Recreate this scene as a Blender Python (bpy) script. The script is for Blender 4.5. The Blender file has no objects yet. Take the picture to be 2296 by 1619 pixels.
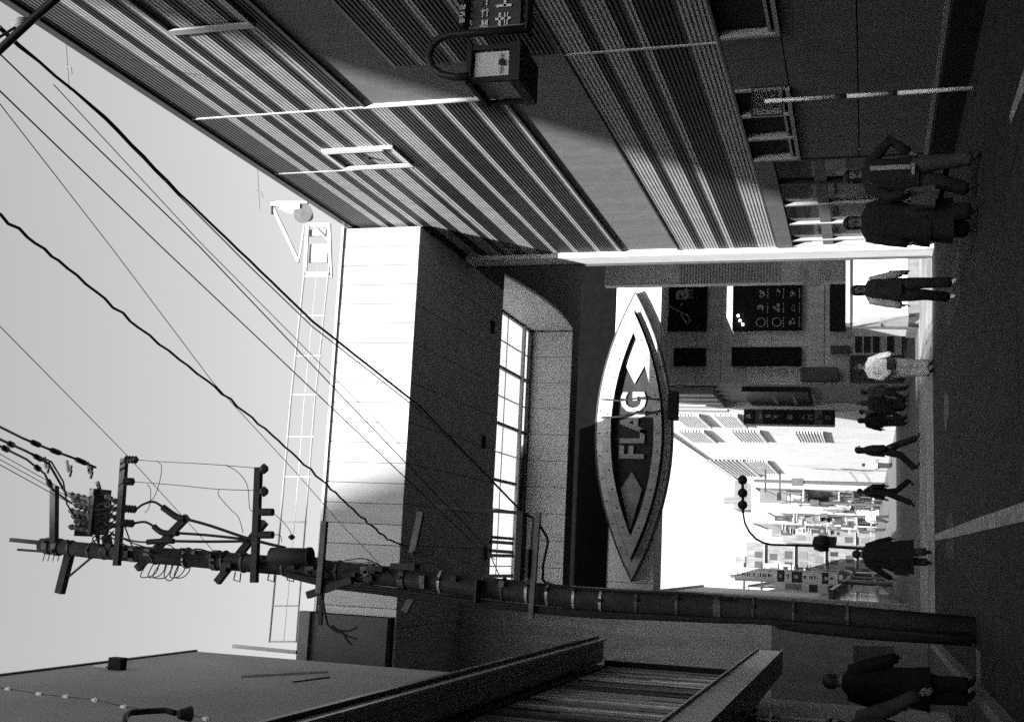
import bpy, bmesh, math, random
from mathutils import Vector, Matrix
random.seed(7)
SC = bpy.context.scene
# ------------------------------------------------------------------ camera
F_PX, HOR, CAMH = 2620.0, 1943.0, 1.4
YAW = math.radians(9.56)
PIT = math.atan((HOR - 1148) / F_PX)
fwd = Vector((math.sin(YAW) * math.cos(PIT), math.cos(YAW) * math.cos(PIT), math.sin(PIT)))
rgt = Vector((math.cos(YAW), -math.sin(YAW), 0))
upv = rgt.cross(fwd)
cd = bpy.data.cameras.new('camera'); cam = bpy.data.objects.new('camera', cd)
SC.collection.objects.link(cam); SC.camera = cam
ax, ay, az = -upv, rgt, -fwd
cam.matrix_world = Matrix(((ax.x, ay.x, az.x, 0), (ax.y, ay.y, az.y, 0), (ax.z, ay.z, az.z, CAMH), (0, 0, 0, 1)))
cd.sensor_width = 36; cd.lens = 36 * F_PX / 2296; cd.clip_end = 2000; cd.clip_start = .05
# ------------------------------------------------------------------ light: sun from behind the camera on the left
SUN = Vector((.333, 1.2, -1.0)).normalized()
ELEV = math.asin(-SUN.z)
w = bpy.data.worlds.new('World'); SC.world = w; w.use_nodes = True
nt = w.node_tree; nt.nodes.clear()
sky = nt.nodes.new('ShaderNodeTexSky'); sky.sky_type = 'NISHITA'; sky.sun_disc = False
sky.sun_elevation = ELEV; sky.sun_rotation = math.atan2(-SUN.x, -SUN.y)
sky.dust_density = 3.5; sky.air_density = 1.0
bw = nt.nodes.new('ShaderNodeRGBToBW'); bg = nt.nodes.new('ShaderNodeBackground'); wo = nt.nodes.new('ShaderNodeOutputWorld')
nt.links.new(sky.outputs[0], bw.inputs[0]); nt.links.new(bw.outputs[0], bg.inputs[0]); nt.links.new(bg.outputs[0], wo.inputs[0])
bg.inputs[1].default_value = 0.106
sl = bpy.data.lights.new('sun', 'SUN'); so = bpy.data.objects.new('sun', sl); SC.collection.objects.link(so)
so.rotation_mode = 'QUATERNION'; so.rotation_quaternion = SUN.to_track_quat('-Z', 'Y')
sl.energy = 4.8; sl.angle = math.radians(.53); sl.color = (1, .995, .985)
SC.view_settings.view_transform = 'Standard'; SC.view_settings.look = 'None'
SC.view_settings.exposure = 1.9; SC.view_settings.gamma = 1; SC.view_settings.use_curve_mapping = False
SC.cycles.use_denoising = False; SC.cycles.max_bounces = 6; SC.cycles.transparent_max_bounces = 8

# ------------------------------------------------------------------ helpers
def ray(x, y):
    r = 809.5 - y; u = 1148 - x
    return fwd * F_PX + rgt * r + upv * u
def aX(x, y, X):
    d = ray(x, y); s = X / d.x; return Vector((X, d.y * s, d.z * s + CAMH))
def aY(x, y, Y):
    d = ray(x, y); s = Y / d.y; return Vector((d.x * s, Y, d.z * s + CAMH))
def aZ(x, y, Z=0):
    d = ray(x, y); s = (Z - CAMH) / d.z; return Vector((d.x * s, d.y * s, Z))

MATS = {}
def mat(name, v, rough=.6, var=.12, scale=6.0, bump=.0, bscale=80., metal=0., dirt=0., spec=.12):
    if name in MATS: return MATS[name]
    m = bpy.data.materials.new(name); m.use_nodes = True; n = m.node_tree; b = n.nodes['Principled BSDF']
    tc = n.nodes.new('ShaderNodeTexCoord'); no = n.nodes.new('ShaderNodeTexNoise'); no.inputs['Scale'].default_value = scale
    no.inputs['Detail'].default_value = 6; n.links.new(tc.outputs['Object'], no.inputs['Vector'])
    cr = n.nodes.new('ShaderNodeValToRGB'); a = v * (1 - var); c = min(.95, v * (1 + var))
    cr.color_ramp.elements[0].position = .3; cr.color_ramp.elements[1].position = .7
    cr.color_ramp.elements[0].color = (a, a, a, 1); cr.color_ramp.elements[1].color = (c, c, c, 1)
    n.links.new(no.outputs['Fac'], cr.inputs[0]); out = cr.outputs[0]
    if dirt:
        mp = n.nodes.new('ShaderNodeMapping'); mp.inputs['Scale'].default_value = (3, 3, .25)
        n.links.new(tc.outputs['Object'], mp.inputs[0])
        n2 = n.nodes.new('ShaderNodeTexNoise'); n2.inputs['Scale'].default_value = 1.6; n2.inputs['Detail'].default_value = 8
        n.links.new(mp.outputs[0], n2.inputs['Vector'])
        r2 = n.nodes.new('ShaderNodeValToRGB'); r2.color_ramp.elements[0].position = .42; r2.color_ramp.elements[1].position = .62
        q = 1 - dirt; r2.color_ramp.elements[0].color = (q, q, q, 1); r2.color_ramp.elements[1].color = (1, 1, 1, 1)
        n.links.new(n2.outputs['Fac'], r2.inputs[0])
        mx = n.nodes.new('ShaderNodeMix'); mx.data_type = 'RGBA'; mx.blend_type = 'MULTIPLY'; mx.inputs['Factor'].default_value = 1
        n.links.new(out, mx.inputs[6]); n.links.new(r2.outputs[0], mx.inputs[7]); out = mx.outputs[2]
    n.links.new(out, b.inputs['Base Color'])
    b.inputs['Roughness'].default_value = rough; b.inputs['Metallic'].default_value = metal
    b.inputs['Specular IOR Level'].default_value = spec
    if bump:
        nb = n.nodes.new('ShaderNodeTexNoise'); nb.inputs['Scale'].default_value = bscale; nb.inputs['Detail'].default_value = 4
        n.links.new(tc.outputs['Object'], nb.inputs['Vector'])
        bp = n.nodes.new('ShaderNodeBump'); bp.inputs['Strength'].default_value = bump; bp.inputs['Distance'].default_value = .02
        n.links.new(nb.outputs['Fac'], bp.inputs['Height']); n.links.new(bp.outputs[0], b.inputs['Normal'])
    MATS[name] = m; return m
def glass(name, v=.02, rough=.03, alpha=.35):
    if name in MATS: return MATS[name]
    m = bpy.data.materials.new(name); m.use_nodes = True; n = m.node_tree; b = n.nodes['Principled BSDF']
    b.inputs['Base Color'].default_value = (v, v, v, 1); b.inputs['Roughness'].default_value = rough
    b.inputs['Alpha'].default_value = alpha; b.inputs['Specular IOR Level'].default_value = .9
    no = n.nodes.new('ShaderNodeTexNoise'); no.inputs['Scale'].default_value = .9
    tc = n.nodes.new('ShaderNodeTexCoord'); n.links.new(tc.outputs['Object'], no.inputs['Vector'])
    bp = n.nodes.new('ShaderNodeBump'); bp.inputs['Strength'].default_value = .12; bp.inputs['Distance'].default_value = .05
    n.links.new(no.outputs['Fac'], bp.inputs['Height']); n.links.new(bp.outputs[0], b.inputs['Normal'])
    MATS[name] = m; return m
def frosted(name, v=.8):
    m = bpy.data.materials.new(name); m.use_nodes = True; n = m.node_tree; n.nodes.clear()
    t = n.nodes.new('ShaderNodeBsdfTranslucent'); d = n.nodes.new('ShaderNodeBsdfDiffuse'); x = n.nodes.new('ShaderNodeMixShader')
    no = n.nodes.new('ShaderNodeTexNoise'); no.inputs['Scale'].default_value = 1.3
    cr = n.nodes.new('ShaderNodeValToRGB'); cr.color_ramp.elements[0].color = (v * .85,) * 3 + (1,); cr.color_ramp.elements[1].color = (v,) * 3 + (1,)
    n.links.new(no.outputs['Fac'], cr.inputs[0]); n.links.new(cr.outputs[0], t.inputs[0]); n.links.new(cr.outputs[0], d.inputs[0])
    x.inputs[0].default_value = .15; o = n.nodes.new('ShaderNodeOutputMaterial')
    n.links.new(t.outputs[0], x.inputs[1]); n.links.new(d.outputs[0], x.inputs[2]); n.links.new(x.outputs[0], o.inputs[0])
    return m

def link(name, me, m, parent=None):
    o = bpy.data.objects.new(name, me); SC.collection.objects.link(o)
    if m is not None and not me.materials: me.materials.append(m)
    if parent is not None:
        o.parent = parent; o.matrix_parent_inverse = parent.matrix_world.inverted() if parent.type == 'EMPTY' and False else Matrix()
    return o
def tag(o, label, cat, group=None, kind=None):
    if label: o['label'] = label
    if cat: o['category'] = cat
    if group: o['group'] = group
    if kind: o['kind'] = kind
    return o
def empty(name, label, cat, loc=(0, 0, 0), rz=0, group=None, kind=None):
    o = bpy.data.objects.new(name, None); SC.collection.objects.link(o); o.empty_display_size = .2
    o.location = loc; o.rotation_euler = (0, 0, rz); return tag(o, label, cat, group, kind)
class MB:
    """collects shapes into one mesh"""
    def __init__(s, org=(0, 0, 0)): s.v = []; s.f = []; s.o = Vector(org)
    def add(s, vs, fs):
        k = len(s.v); s.v += [tuple(Vector(p) - s.o) for p in vs]; s.f += [tuple(i + k for i in f) for f in fs]; return s
    def box(s, a, b):
        x0, x1 = sorted((a[0], b[0])); y0, y1 = sorted((a[1], b[1])); z0, z1 = sorted((a[2], b[2]))
        return s.add([(x0, y0, z0), (x1, y0, z0), (x1, y1, z0), (x0, y1, z0), (x0, y0, z1), (x1, y0, z1), (x1, y1, z1), (x0, y1, z1)],
                     [(0, 3, 2, 1), (4, 5, 6, 7), (0, 1, 5, 4), (1, 2, 6, 5), (2, 3, 7, 6), (3, 0, 4, 7)])
    def quad(s, *p): return s.add(p, [tuple(range(len(p)))])
    def bar(s, p, q, wd, ht=None, up=(0, 0, 1)):
        p = Vector(p); q = Vector(q); d = (q - p).normalized(); u = Vector(up)
        if abs(d.dot(u)) > .95: u = Vector((0, 1, 0))
        a = d.cross(u).normalized() * (wd / 2); b = a.cross(d).normalized() * ((ht or wd) / 2)
        return s.add([p - a - b, p + a - b, p + a + b, p - a + b, q - a - b, q + a - b, q + a + b, q - a + b],
                     [(0, 1, 2, 3), (7, 6, 5, 4), (0, 4, 5, 1), (1, 5, 6, 2), (2, 6, 7, 3), (3, 7, 4, 0)])
    def tube(s, pts, r, n=8, cap=True):
        pts = [Vector(p) for p in pts]; rs = r if isinstance(r, (list, tuple)) else [r] * len(pts)
        d0 = (pts[1] - pts[0]).normalized(); u = Vector((0, 0, 1)) if abs(d0.z) < .9 else Vector((0, 1, 0))
        a = d0.cross(u).normalized(); vs = []; 
        for i, p in enumerate(pts):
            d = (pts[min(i + 1, len(pts) - 1)] - pts[max(i - 1, 0)]).normalized()
            a = (a - d * a.dot(d)).normalized(); b = d.cross(a)
            vs += [p + (a * math.cos(2 * math.pi * k / n) + b * math.sin(2 * math.pi * k / n)) * rs[i] for k in range(n)]
        fs = [(i * n + k, i * n + (k + 1) % n, (i + 1) * n + (k + 1) % n, (i + 1) * n + k) for i in range(len(pts) - 1) for k in range(n)]
        if cap: fs += [tuple(range(n))[::-1], tuple((len(pts) - 1) * n + k for k in range(n))]
        return s.add(vs, fs)
    def prism(s, poly, dvec):
        n = len(poly); dvec = Vector(dvec)
        return s.add([Vector(p) for p in poly] + [Vector(p) + dvec for p in poly],
                     [tuple(range(n)), tuple(range(2 * n - 1, n - 1, -1))] + [(i, i + n, (i + 1) % n + n, (i + 1) % n) for i in range(n)])
    def build(s, name, m, parent=None, smooth=False, fix=True):
        me = bpy.data.meshes.new(name); me.from_pydata(s.v, [], s.f); me.update()
        if fix:
            bm = bmesh.new(); bm.from_mesh(me); bmesh.ops.recalc_face_normals(bm, faces=bm.faces); bm.to_mesh(me); bm.free()
        if smooth:
            for p in me.polygons: p.use_smooth = True
        return link(name, me, m, parent)
def smooth(pts, n=5):
    P = [Vector(p) for p in pts]; P = [P[0]] + P + [P[-1]]; out = []
    for i in range(1, len(P) - 2):
        for k in range(n):
            t = k / n; a, b, c, d = P[i - 1], P[i], P[i + 1], P[i + 2]
            out.append(.5 * (2 * b + (c - a) * t + (2 * a - 5 * b + 4 * c - d) * t * t + (3 * b - a - 3 * c + d) * t ** 3))
    return out + [P[-2]]
def sag(p, q, s, n=14, wob=0):
    p = Vector(p); q = Vector(q); out = []
    for i in range(n + 1):
        t = i / n; v = p.lerp(q, t); v.z -= s * 4 * t * (1 - t)
        if wob: v.z += wob * math.sin(t * 47) ; v.x += wob * .6 * math.sin(t * 31)
        out.append(v)
    return out

M_white = mat('white_metal_panel', .62, .55, .05, 2.0, dirt=.08)
M_face = mat('white_enamel_panel', .30, .5, .04, 1.5, dirt=.06)
M_face2 = mat('white_enamel_panel_b', .27, .5, .05, 1.2, dirt=.12); M_face3 = mat('white_enamel_panel_c', .33, .5, .05, 1.7, dirt=.08)
M_light = mat('light_siding', .42, .45, .06, 3, dirt=.1)
M_dark = mat('dark_siding', .04, .45, .15, 3, dirt=.15)
M_mid = mat('charcoal_siding', .10, .5, .1, 3, dirt=.1)
M_band = mat('grey_render', .17, .85, .08, 4, .25, 60, dirt=.12)
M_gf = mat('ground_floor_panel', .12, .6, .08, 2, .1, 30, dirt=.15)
M_soffit = mat('soffit_panel', .19, .7, .08, 2)
M_soffit2 = mat('dark_soffit', .02, .8, .1, 2)
M_black = mat('black_paint', .018, .4, .2, 5)
M_blackm = mat('black_matt', .012, .8, .2, 5)
M_frame = mat('frame_metal', .30, .4, .06, 5, metal=.3)
M_frameD = mat('dark_bronze_frame', .06, .4, .15, 5, metal=.4)
M_asph = mat('asphalt', .015, .85, .35, 3, .6, 120)
M_pave = mat('pavement', .05, .8, .2, 3, .3, 60)
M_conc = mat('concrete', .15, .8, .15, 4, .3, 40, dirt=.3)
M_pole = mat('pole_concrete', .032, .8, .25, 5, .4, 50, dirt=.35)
M_steel = mat('galvanised_steel', .07, .6, .25, 8, metal=.3)
M_steelD = mat('weathered_steel', .02, .6, .3, 8)
M_cable = mat('cable_rubber', .012, .6, .2, 8)
M_ceramic = mat('dark_ceramic', .05, .25, .2, 8)
M_paint = mat('road_paint', .2, .8, .25, 9, .3, 80, dirt=.4)
M_glass = glass('shop_glass', .02, .04, .45)
M_glassR = glass('mirror_glass', .03, .11, .96)
M_glassD = glass('dark_glass', .01, .08, .9)
M_shade = mat('soffit_shade_black', .005, .95, .2, 5, spec=0)  # near-black puts the shade under the bridge into the colour
M_sky = frosted('frosted_skylight_glass', .6)
M_tan = mat('dull_plaster', .25, .85, .12, .7, .3, 40)

# ------------------------------------------------------------------ ground
def ground():
    m = MB(); m.box((-400, -200, -.5), (400, 600, 0)); g = m.build('ground', M_asph); g['kind'] = 'structure'
    m = MB(); m.box((-3.3, -6, 0), (-1.55, 46, .13)); o = m.build('pavement', M_pave); o['kind'] = 'structure'
    m = MB(); y = -6
    while y < 46: m.box((-1.55, y + .01, 0), (-1.42, y + .99, .14)); y += 1
    o = m.build('kerb', M_conc); o['kind'] = 'structure'
    # pale paving of the cross street
    m = MB(); m.box((-30, 27.0, 0), (60, 34.4, .004)); o = m.build('road', mat('pale_paving', .17, .85, .4, .8, .2, 60, dirt=.1)); o['kind'] = 'structure'
    m = MB(); m.box((-2, 34.6, 0), (8, 300, .006)); o = m.build('road', mat('worn_asphalt', .09, .8, .2, 1.2, .3, 60, dirt=.2)); o['kind'] = 'structure'
    # road markings
    def mark(pts, label, wd=None):
        vs = [aZ(a, b, .008) for a, b in pts]; mm = MB(); mm.prism([Vector((v.x, v.y, .004)) for v in vs], (0, 0, .004))
        o = mm.build('road_marking', M_paint); o['kind'] = 'structure'
    mark([(2300, 1124), (2200, 1158), (2130, 1185), (2081, 1203), (2083, 1214), (2140, 1204), (2200, 1190), (2300, 1168)], 'line')
    mark([(2300, 140), (2285, 190), (2263, 262), (2266, 278), (2296, 205), (2310, 180)], 'short')
    mm = MB(); c = aZ(2122, 920, .006); mm.add([(c.x + .35 * math.cos(t) * (1 + .2 * math.sin(3 * t)), c.y + .75 * math.sin(t), .007) for t in [k * math.pi / 12 for k in range(24)]], [tuple(range(24))])
    o = mm.build('road_patch', mat('road_patch', .05, .7, .3, 4, .3, 60)); o['kind'] = 'structure'
def road_details():
    r = random.Random(8)
    for k in range(9):
        x = r.uniform(-1, 6); y = r.uniform(4, 24); pts = [Vector((x, y, .006))]
        for i in range(7): pts.append(pts[-1] + Vector((r.uniform(-.25, .25), r.uniform(.3, .9), 0)))
        mb = MB()
        for p, q in zip(pts, pts[1:]): mb.box((p.x - .012, p.y, .003), (q.x + .012, q.y, .006)) if False else mb.quad(p + Vector((-.015, 0, 0)), p + Vector((.015, 0, 0)), q + Vector((.015, 0, 0)), q + Vector((-.015, 0, 0)))
        o = mb.build('road_crack', M_blackm); o['kind'] = 'structure'
    for k, (x, y, a, b) in enumerate(((1.5, 12, 1.1, 2.6), (4.2, 19, .9, 3.2), (5.6, 9.5, .7, 1.9), (0.2, 21, .8, 2.0))):
        mb = MB(); mb.quad((x, y, .004), (x + a, y + .1, .004), (x + a - .05, y + b, .004), (x + .04, y + b, .004)); o = mb.build('road_patch', mat('tar_patch%d' % (k % 2), (.012, .032)[k % 2], .8, .3, 5, .6, 90)); o['kind'] = 'structure'
    for k in range(3):
        y = 9 + k * 7.5; mb = MB((-1.2, y, 0)); mb.box((-1.4, y, .001), (-1.0, y + .5, .012)); o = mb.build('drain_cover', M_steel); o.location = (-1.2, y, 0); tag(o, ('steel drain cover by the left kerb, nearest one', 'steel drain cover by the left kerb beside the pole', 'steel drain cover by the left kerb, farthest one')[k], 'drain cover', 'drain covers along the left kerb')
ground()
road_details()

# ------------------------------------------------------------------ right building with striped siding
PITCH = .0672; WX = 7.0
def siding(y0, y1, z0, z1, m, parent, X=WX):
    n = max(1, round((z1 - z0) / PITCH)); p = (z1 - z0) / n; vs = []; fs = []
    prof = []
    for i in range(n):
        z = z0 + i * p; prof += [(0, z), (0, z + p * .55), (.028, z + p * .66), (.028, z + p * .9)]
    prof.append((0, z1))
    for k, (d, z) in enumerate(prof): vs += [(X + d, y0, z), (X + d, y1, z)]
    fs = [(2 * k, 2 * k + 1, 2 * k + 3, 2 * k + 2) for k in range(len(prof) - 1)]
    mm = MB((0, 0, 0)); mm.add(vs, fs); o = mm.build('siding_band', m, parent, fix=False); return o
def right_building():
    B = empty('commercial_building', 'tall building on the right clad in light and dark striped ribbed siding', 'building', (0, 0, 0))
    YE = 26.15
    mb = MB(); mb.box((WX + .06, -8, 2.6), (WX + 7, YE, 12.45)); mb.build('wall', M_soffit2, B)
    mb = MB(); mb.box((WX - .04, -8, 12.46), (WX + 7.1, YE + .05, 12.60)); mb.build('roof', M_frameD, B)
    mb = MB(); mb.box((WX + .02, -8, .01), (WX + 7, 19.9, 2.6)); mb.build('wall', M_soffit2, B)
    # upper stripes
    seq = [(432, 'm'), (502, 'l'), (522, 'd'), (542, 'l'), (578, 'd'), (600, 'l'), (618, 'd'), (641, 'l'), (674, 'd'), (701, 'l'),
           (741, 'd'), (760, 'l'), (780, 'd'), (822, 'l'), (862, 'd'), (905, 'l'), (920, 'd'), (971, 'l'), (986, 'd'), (1043, 'l'), (1058, 'd'), (1109, 'l'), (1121, None)]
    zs = [aX(x, 268 - .072 * (x - 425), WX).z for x, c in seq]
    zs[0] = 12.45; D = dict(l=M_light, d=M_dark, m=M_mid)
    for i in range(len(seq) - 1):
        z1, z0 = zs[i], zs[i + 1]; c = D[seq[i][1]]
        if z0 > 9.27: siding(-8, 16.61, z0, z1, c, B)
        elif z1 > 9.3: siding(-8, 16.61, 9.27, z1, c, B)
        siding(16.66, YE, max(z0, zs[-1]), z1, c, B)
    zA = zs[-1]
    # smooth render
    mb = MB(); mb.box((WX + .035, 15.26, 5.55), (WX + .2, 16.64, 9.27)); mb.build('wall_panel', M_band, B)
    mb = MB(); mb.box((WX + .035, 16.66, 5.55), (WX + .2, YE, zA)); mb.build('wall_panel', M_band, B)
    mb = MB(); mb.box((WX + .035, -8, 8.13), (WX + .2, 15.255, 9.27)); mb.build('wall_panel', M_band, B)
    # trims under cladding
    for a, b, z in ((-8, 16.61, 9.25), (16.66, YE, zA - .02), (-8, 15.2, 8.12)):
        mb = MB(); mb.box((WX - .012, a, z - .03), (WX + .05, b, z + .02)); mb.build('trim', M_frameD, B)
    # dark striped bay between
    sq = [(885, 'd'), (941, 'l'), (956, 'd'), (1016, 'l'), (1035, 'd'), (1096, 'l'), (1120, 'd'), (1250, None)]
    z2 = [aX(x, 152 - .072 * (x - 885), WX).z for x, c in sq]; z2[0] = 8.1; z2[-1] = 5.6
    for i in range(len(sq) - 1): siding(-8, 15.22, z2[i + 1], z2[i], D[sq[i][1]], B)
    # lower stripes
    sq = [(1254, 'l'), (1327, 'd'), (1355, 'l'), (1406, 'd'), (1439, 'l'), (1460, 'd'), (1544, 'l'), (1598, None)]
    z3 = [aX(x, 125 - .081 * (x - 1255), WX).z for x, c in sq]; z3[0] = 5.53; z3[-1] = 3.36
    for i in range(len(sq) - 1):
        siding(-8, 15.21, z3[i + 1], z3[i], D[sq[i][1]], B); siding(15.27, YE, z3[i + 1], z3[i], D[sq[i][1]], B)
    # joint covers
    for y, a, b in ((16.635, 8.9, 12.46), (15.24, 3.36, 5.56)):
        mb = MB(); mb.box((WX - .014, y - .022, a), (WX + .05, y + .022, b)); mb.build('joint_cover', M_light, B)
    mb = MB(); mb.box((WX - .018, 16.61, 7.0), (WX + .04, 16.66, 9.27)); mb.build('joint_cover', M_white, B)
    mb = MB(); mb.box((WX - .008, 19.58, 9.5), (WX + .04, 19.62, 12.46)); mb.build('joint_cover', M_light, B)
    mb = MB(); mb.box((WX - .02, -8, 5.535), (WX + .05, YE, 5.575)); mb.build('trim', M_frameD, B)
    mb = MB(); mb.box((WX - .02, -8, 3.32), (WX + .05, YE, 3.36)); mb.build('trim', M_frameD, B)
    # box frames on the siding
    def wframe(y0, y1, z0, z1, mm_):
        f = MB(); t = .04; d = .05
        f.box((WX - d, y0, z0), (WX, y0 + t, z1)); f.box((WX - d, y1 - t, z0), (WX, y1, z1))
        f.box((WX - d, y0 + t, z0), (WX, y1 - t, z0 + t)); f.box((WX - d, y0 + t, z1 - t), (WX, y1 - t, z1))
        o = f.build('window_frame', mm_, B)
        g = MB(); g.box((WX - .05, y0 + t, z0 + t + .18), (WX - .02, y0 + t + .1, z1 - t)); g.box((WX - .05, y1 - t - .1, z0 + t), (WX - .02, y1 - t, z1 - t)); g.build('side_rail', mm_, o)['kind'] = 'stuff'
        g = MB(); c = ((y0 + y1) / 2, (z0 + z1) / 2); g.tube([(WX - .06, c[0], c[1]), (WX, c[0], c[1])], .05, 10); g.build('latch', M_black, o)
    wframe(11.3, 13.5, 9.5, 10.85, M_frame); wframe(18.42, 19.48, 9.5, 10.88, M_white)
    wframe(5.2, 7.2, 9.5, 10.85, M_frame)
    # pale brackets on roof edge with hooked lamps
    for y, x1 in ((13.5, 6.3), (19.2, 6.2)):
        mb = MB(); mb.tube([(WX, y, 12.62), (x1, y + .1, 12.55)], .008, 6); mb.tube([(x1 + .35, y, 12.6), (x1 + .3, y, 12.48), (x1 + .2, y, 12.45)], .010, 6); mb.build('roof_bracket', mat('sky_grey', .12), B)
    # ground floor panels
    ys = [-8, -4, -.4, 3.2, 6.0, 8.4, 10.3, 12.1, 15.05, 17.2, 20.15]
    for i in range(len(ys) - 1):
        for (a, b) in ((.47, 1.52), (1.53, 2.50)):
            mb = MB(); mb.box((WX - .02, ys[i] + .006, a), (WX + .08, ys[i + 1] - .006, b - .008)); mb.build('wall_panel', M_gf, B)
    for (a, b) in ((-8, 12.1), (15.07, 16.9)):
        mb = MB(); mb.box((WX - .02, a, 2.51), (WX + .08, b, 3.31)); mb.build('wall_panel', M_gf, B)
    for (a, b, n) in ((12.12, 15.05, 1), (16.92, 20.1, 3)):
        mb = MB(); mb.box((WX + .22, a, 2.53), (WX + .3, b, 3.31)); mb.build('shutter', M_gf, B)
        mb = MB(); mb.box((WX - .07, a, 2.5), (WX + .2, b, 2.56)); mb.box((WX - .02, a, 2.62), (WX + .2, b, 2.66)); mb.build('sill', M_frame, B)
        for k in range(n + 1):
            y = a + (b - a) * k / n; mb = MB(); mb.box((WX - .05, y - .035, 2.565), (WX + .2, y + .035, 3.3)); mb.build('mullion', M_frame, B)
    mb = MB(); mb.box((WX - .035, -8, .40), (WX + .1, 20.2, .465)); mb.build('trim', M_frame, B)
    mb = MB(); mb.box((WX - .16, -8, .0), (WX + .1, 20.2, .39)); mb.build('plinth', M_blackm, B)
    # glazed corner shop
    y0 = 20.2
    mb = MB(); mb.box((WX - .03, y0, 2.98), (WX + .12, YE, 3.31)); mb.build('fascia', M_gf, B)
    mb = MB(); mb.box((WX - .03, y0, .1), (WX + .12, YE, .42)); mb.build('sill', M_conc, B)
    for y in (20.25, 21.6, 22.95, 24.3, 25.6, 26.05):
        mb = MB(); mb.box((WX - .02, y - .04, .43), (WX + .1, y + .04, 2.97)); mb.build('mullion', M_frame if y > 22 else M_black, B)
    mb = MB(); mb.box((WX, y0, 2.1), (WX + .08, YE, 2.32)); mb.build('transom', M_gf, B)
    yy = [20.29, 21.56, 21.64, 22.91, 22.99, 24.26, 24.34, 25.56]
    for k in range(4):
        for a, b in ((.43, 2.09), (2.33, 2.97)):
            mb = MB(); mb.box((WX + .04, yy[2 * k], a), (WX + .05, yy[2 * k + 1], b)); mb.build('pane', M_glass, B)
    # shop beyond glass: counter, posters
    mb = MB(); mb.box((WX + .12, 20.2, .05), (WX + 5, YE, .12)); mb.build('shop_floor', M_conc, B)
    for k, (y, z0, z1, v) in enumerate(((20.7, 2.35, 2.95, .5), (22.0, 1.3, 2.0, .6), (22.2, 2.4, 2.9, .7), (23.5, 1.5, 2.05, .3), (24.8, 2.4, 2.9, .6), (25.0, .5, 1.8, .5))):
        mb = MB(); mb.box((WX + .1, y, z0), (WX + .11, y + .7, z1)); mb.build('poster', mat('poster%d' % k, v, .7, .5, 9), B)
    mb = MB(); mb.box((WX + 1.2, 21.2, .12), (WX + 1.8, 23.2, 1.0)); mb.build('counter', M_tan, B)
    mb = MB(); mb.box((WX + .1, 20.2, 3.1), (WX + 5, YE, 3.3)); mb.build('ceiling', M_tan, B)
    # white corner column
    mb = MB(); mb.box((6.90, 26.2, 0), (7.42, 27.0, 10.78)); mb.build('column', M_white, B)
    mb = MB(); mb.box((6.98, 27.02, 0), (7.3, 27.25, 10.78)); mb.build('column', M_frame, B)
    mb = MB(); mb.tube([(6.87, 26.85, .1), (6.87, 26.85, 10.7)], .03, 8); mb.build('drainpipe', M_frameD, B)
right_building()

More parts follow.
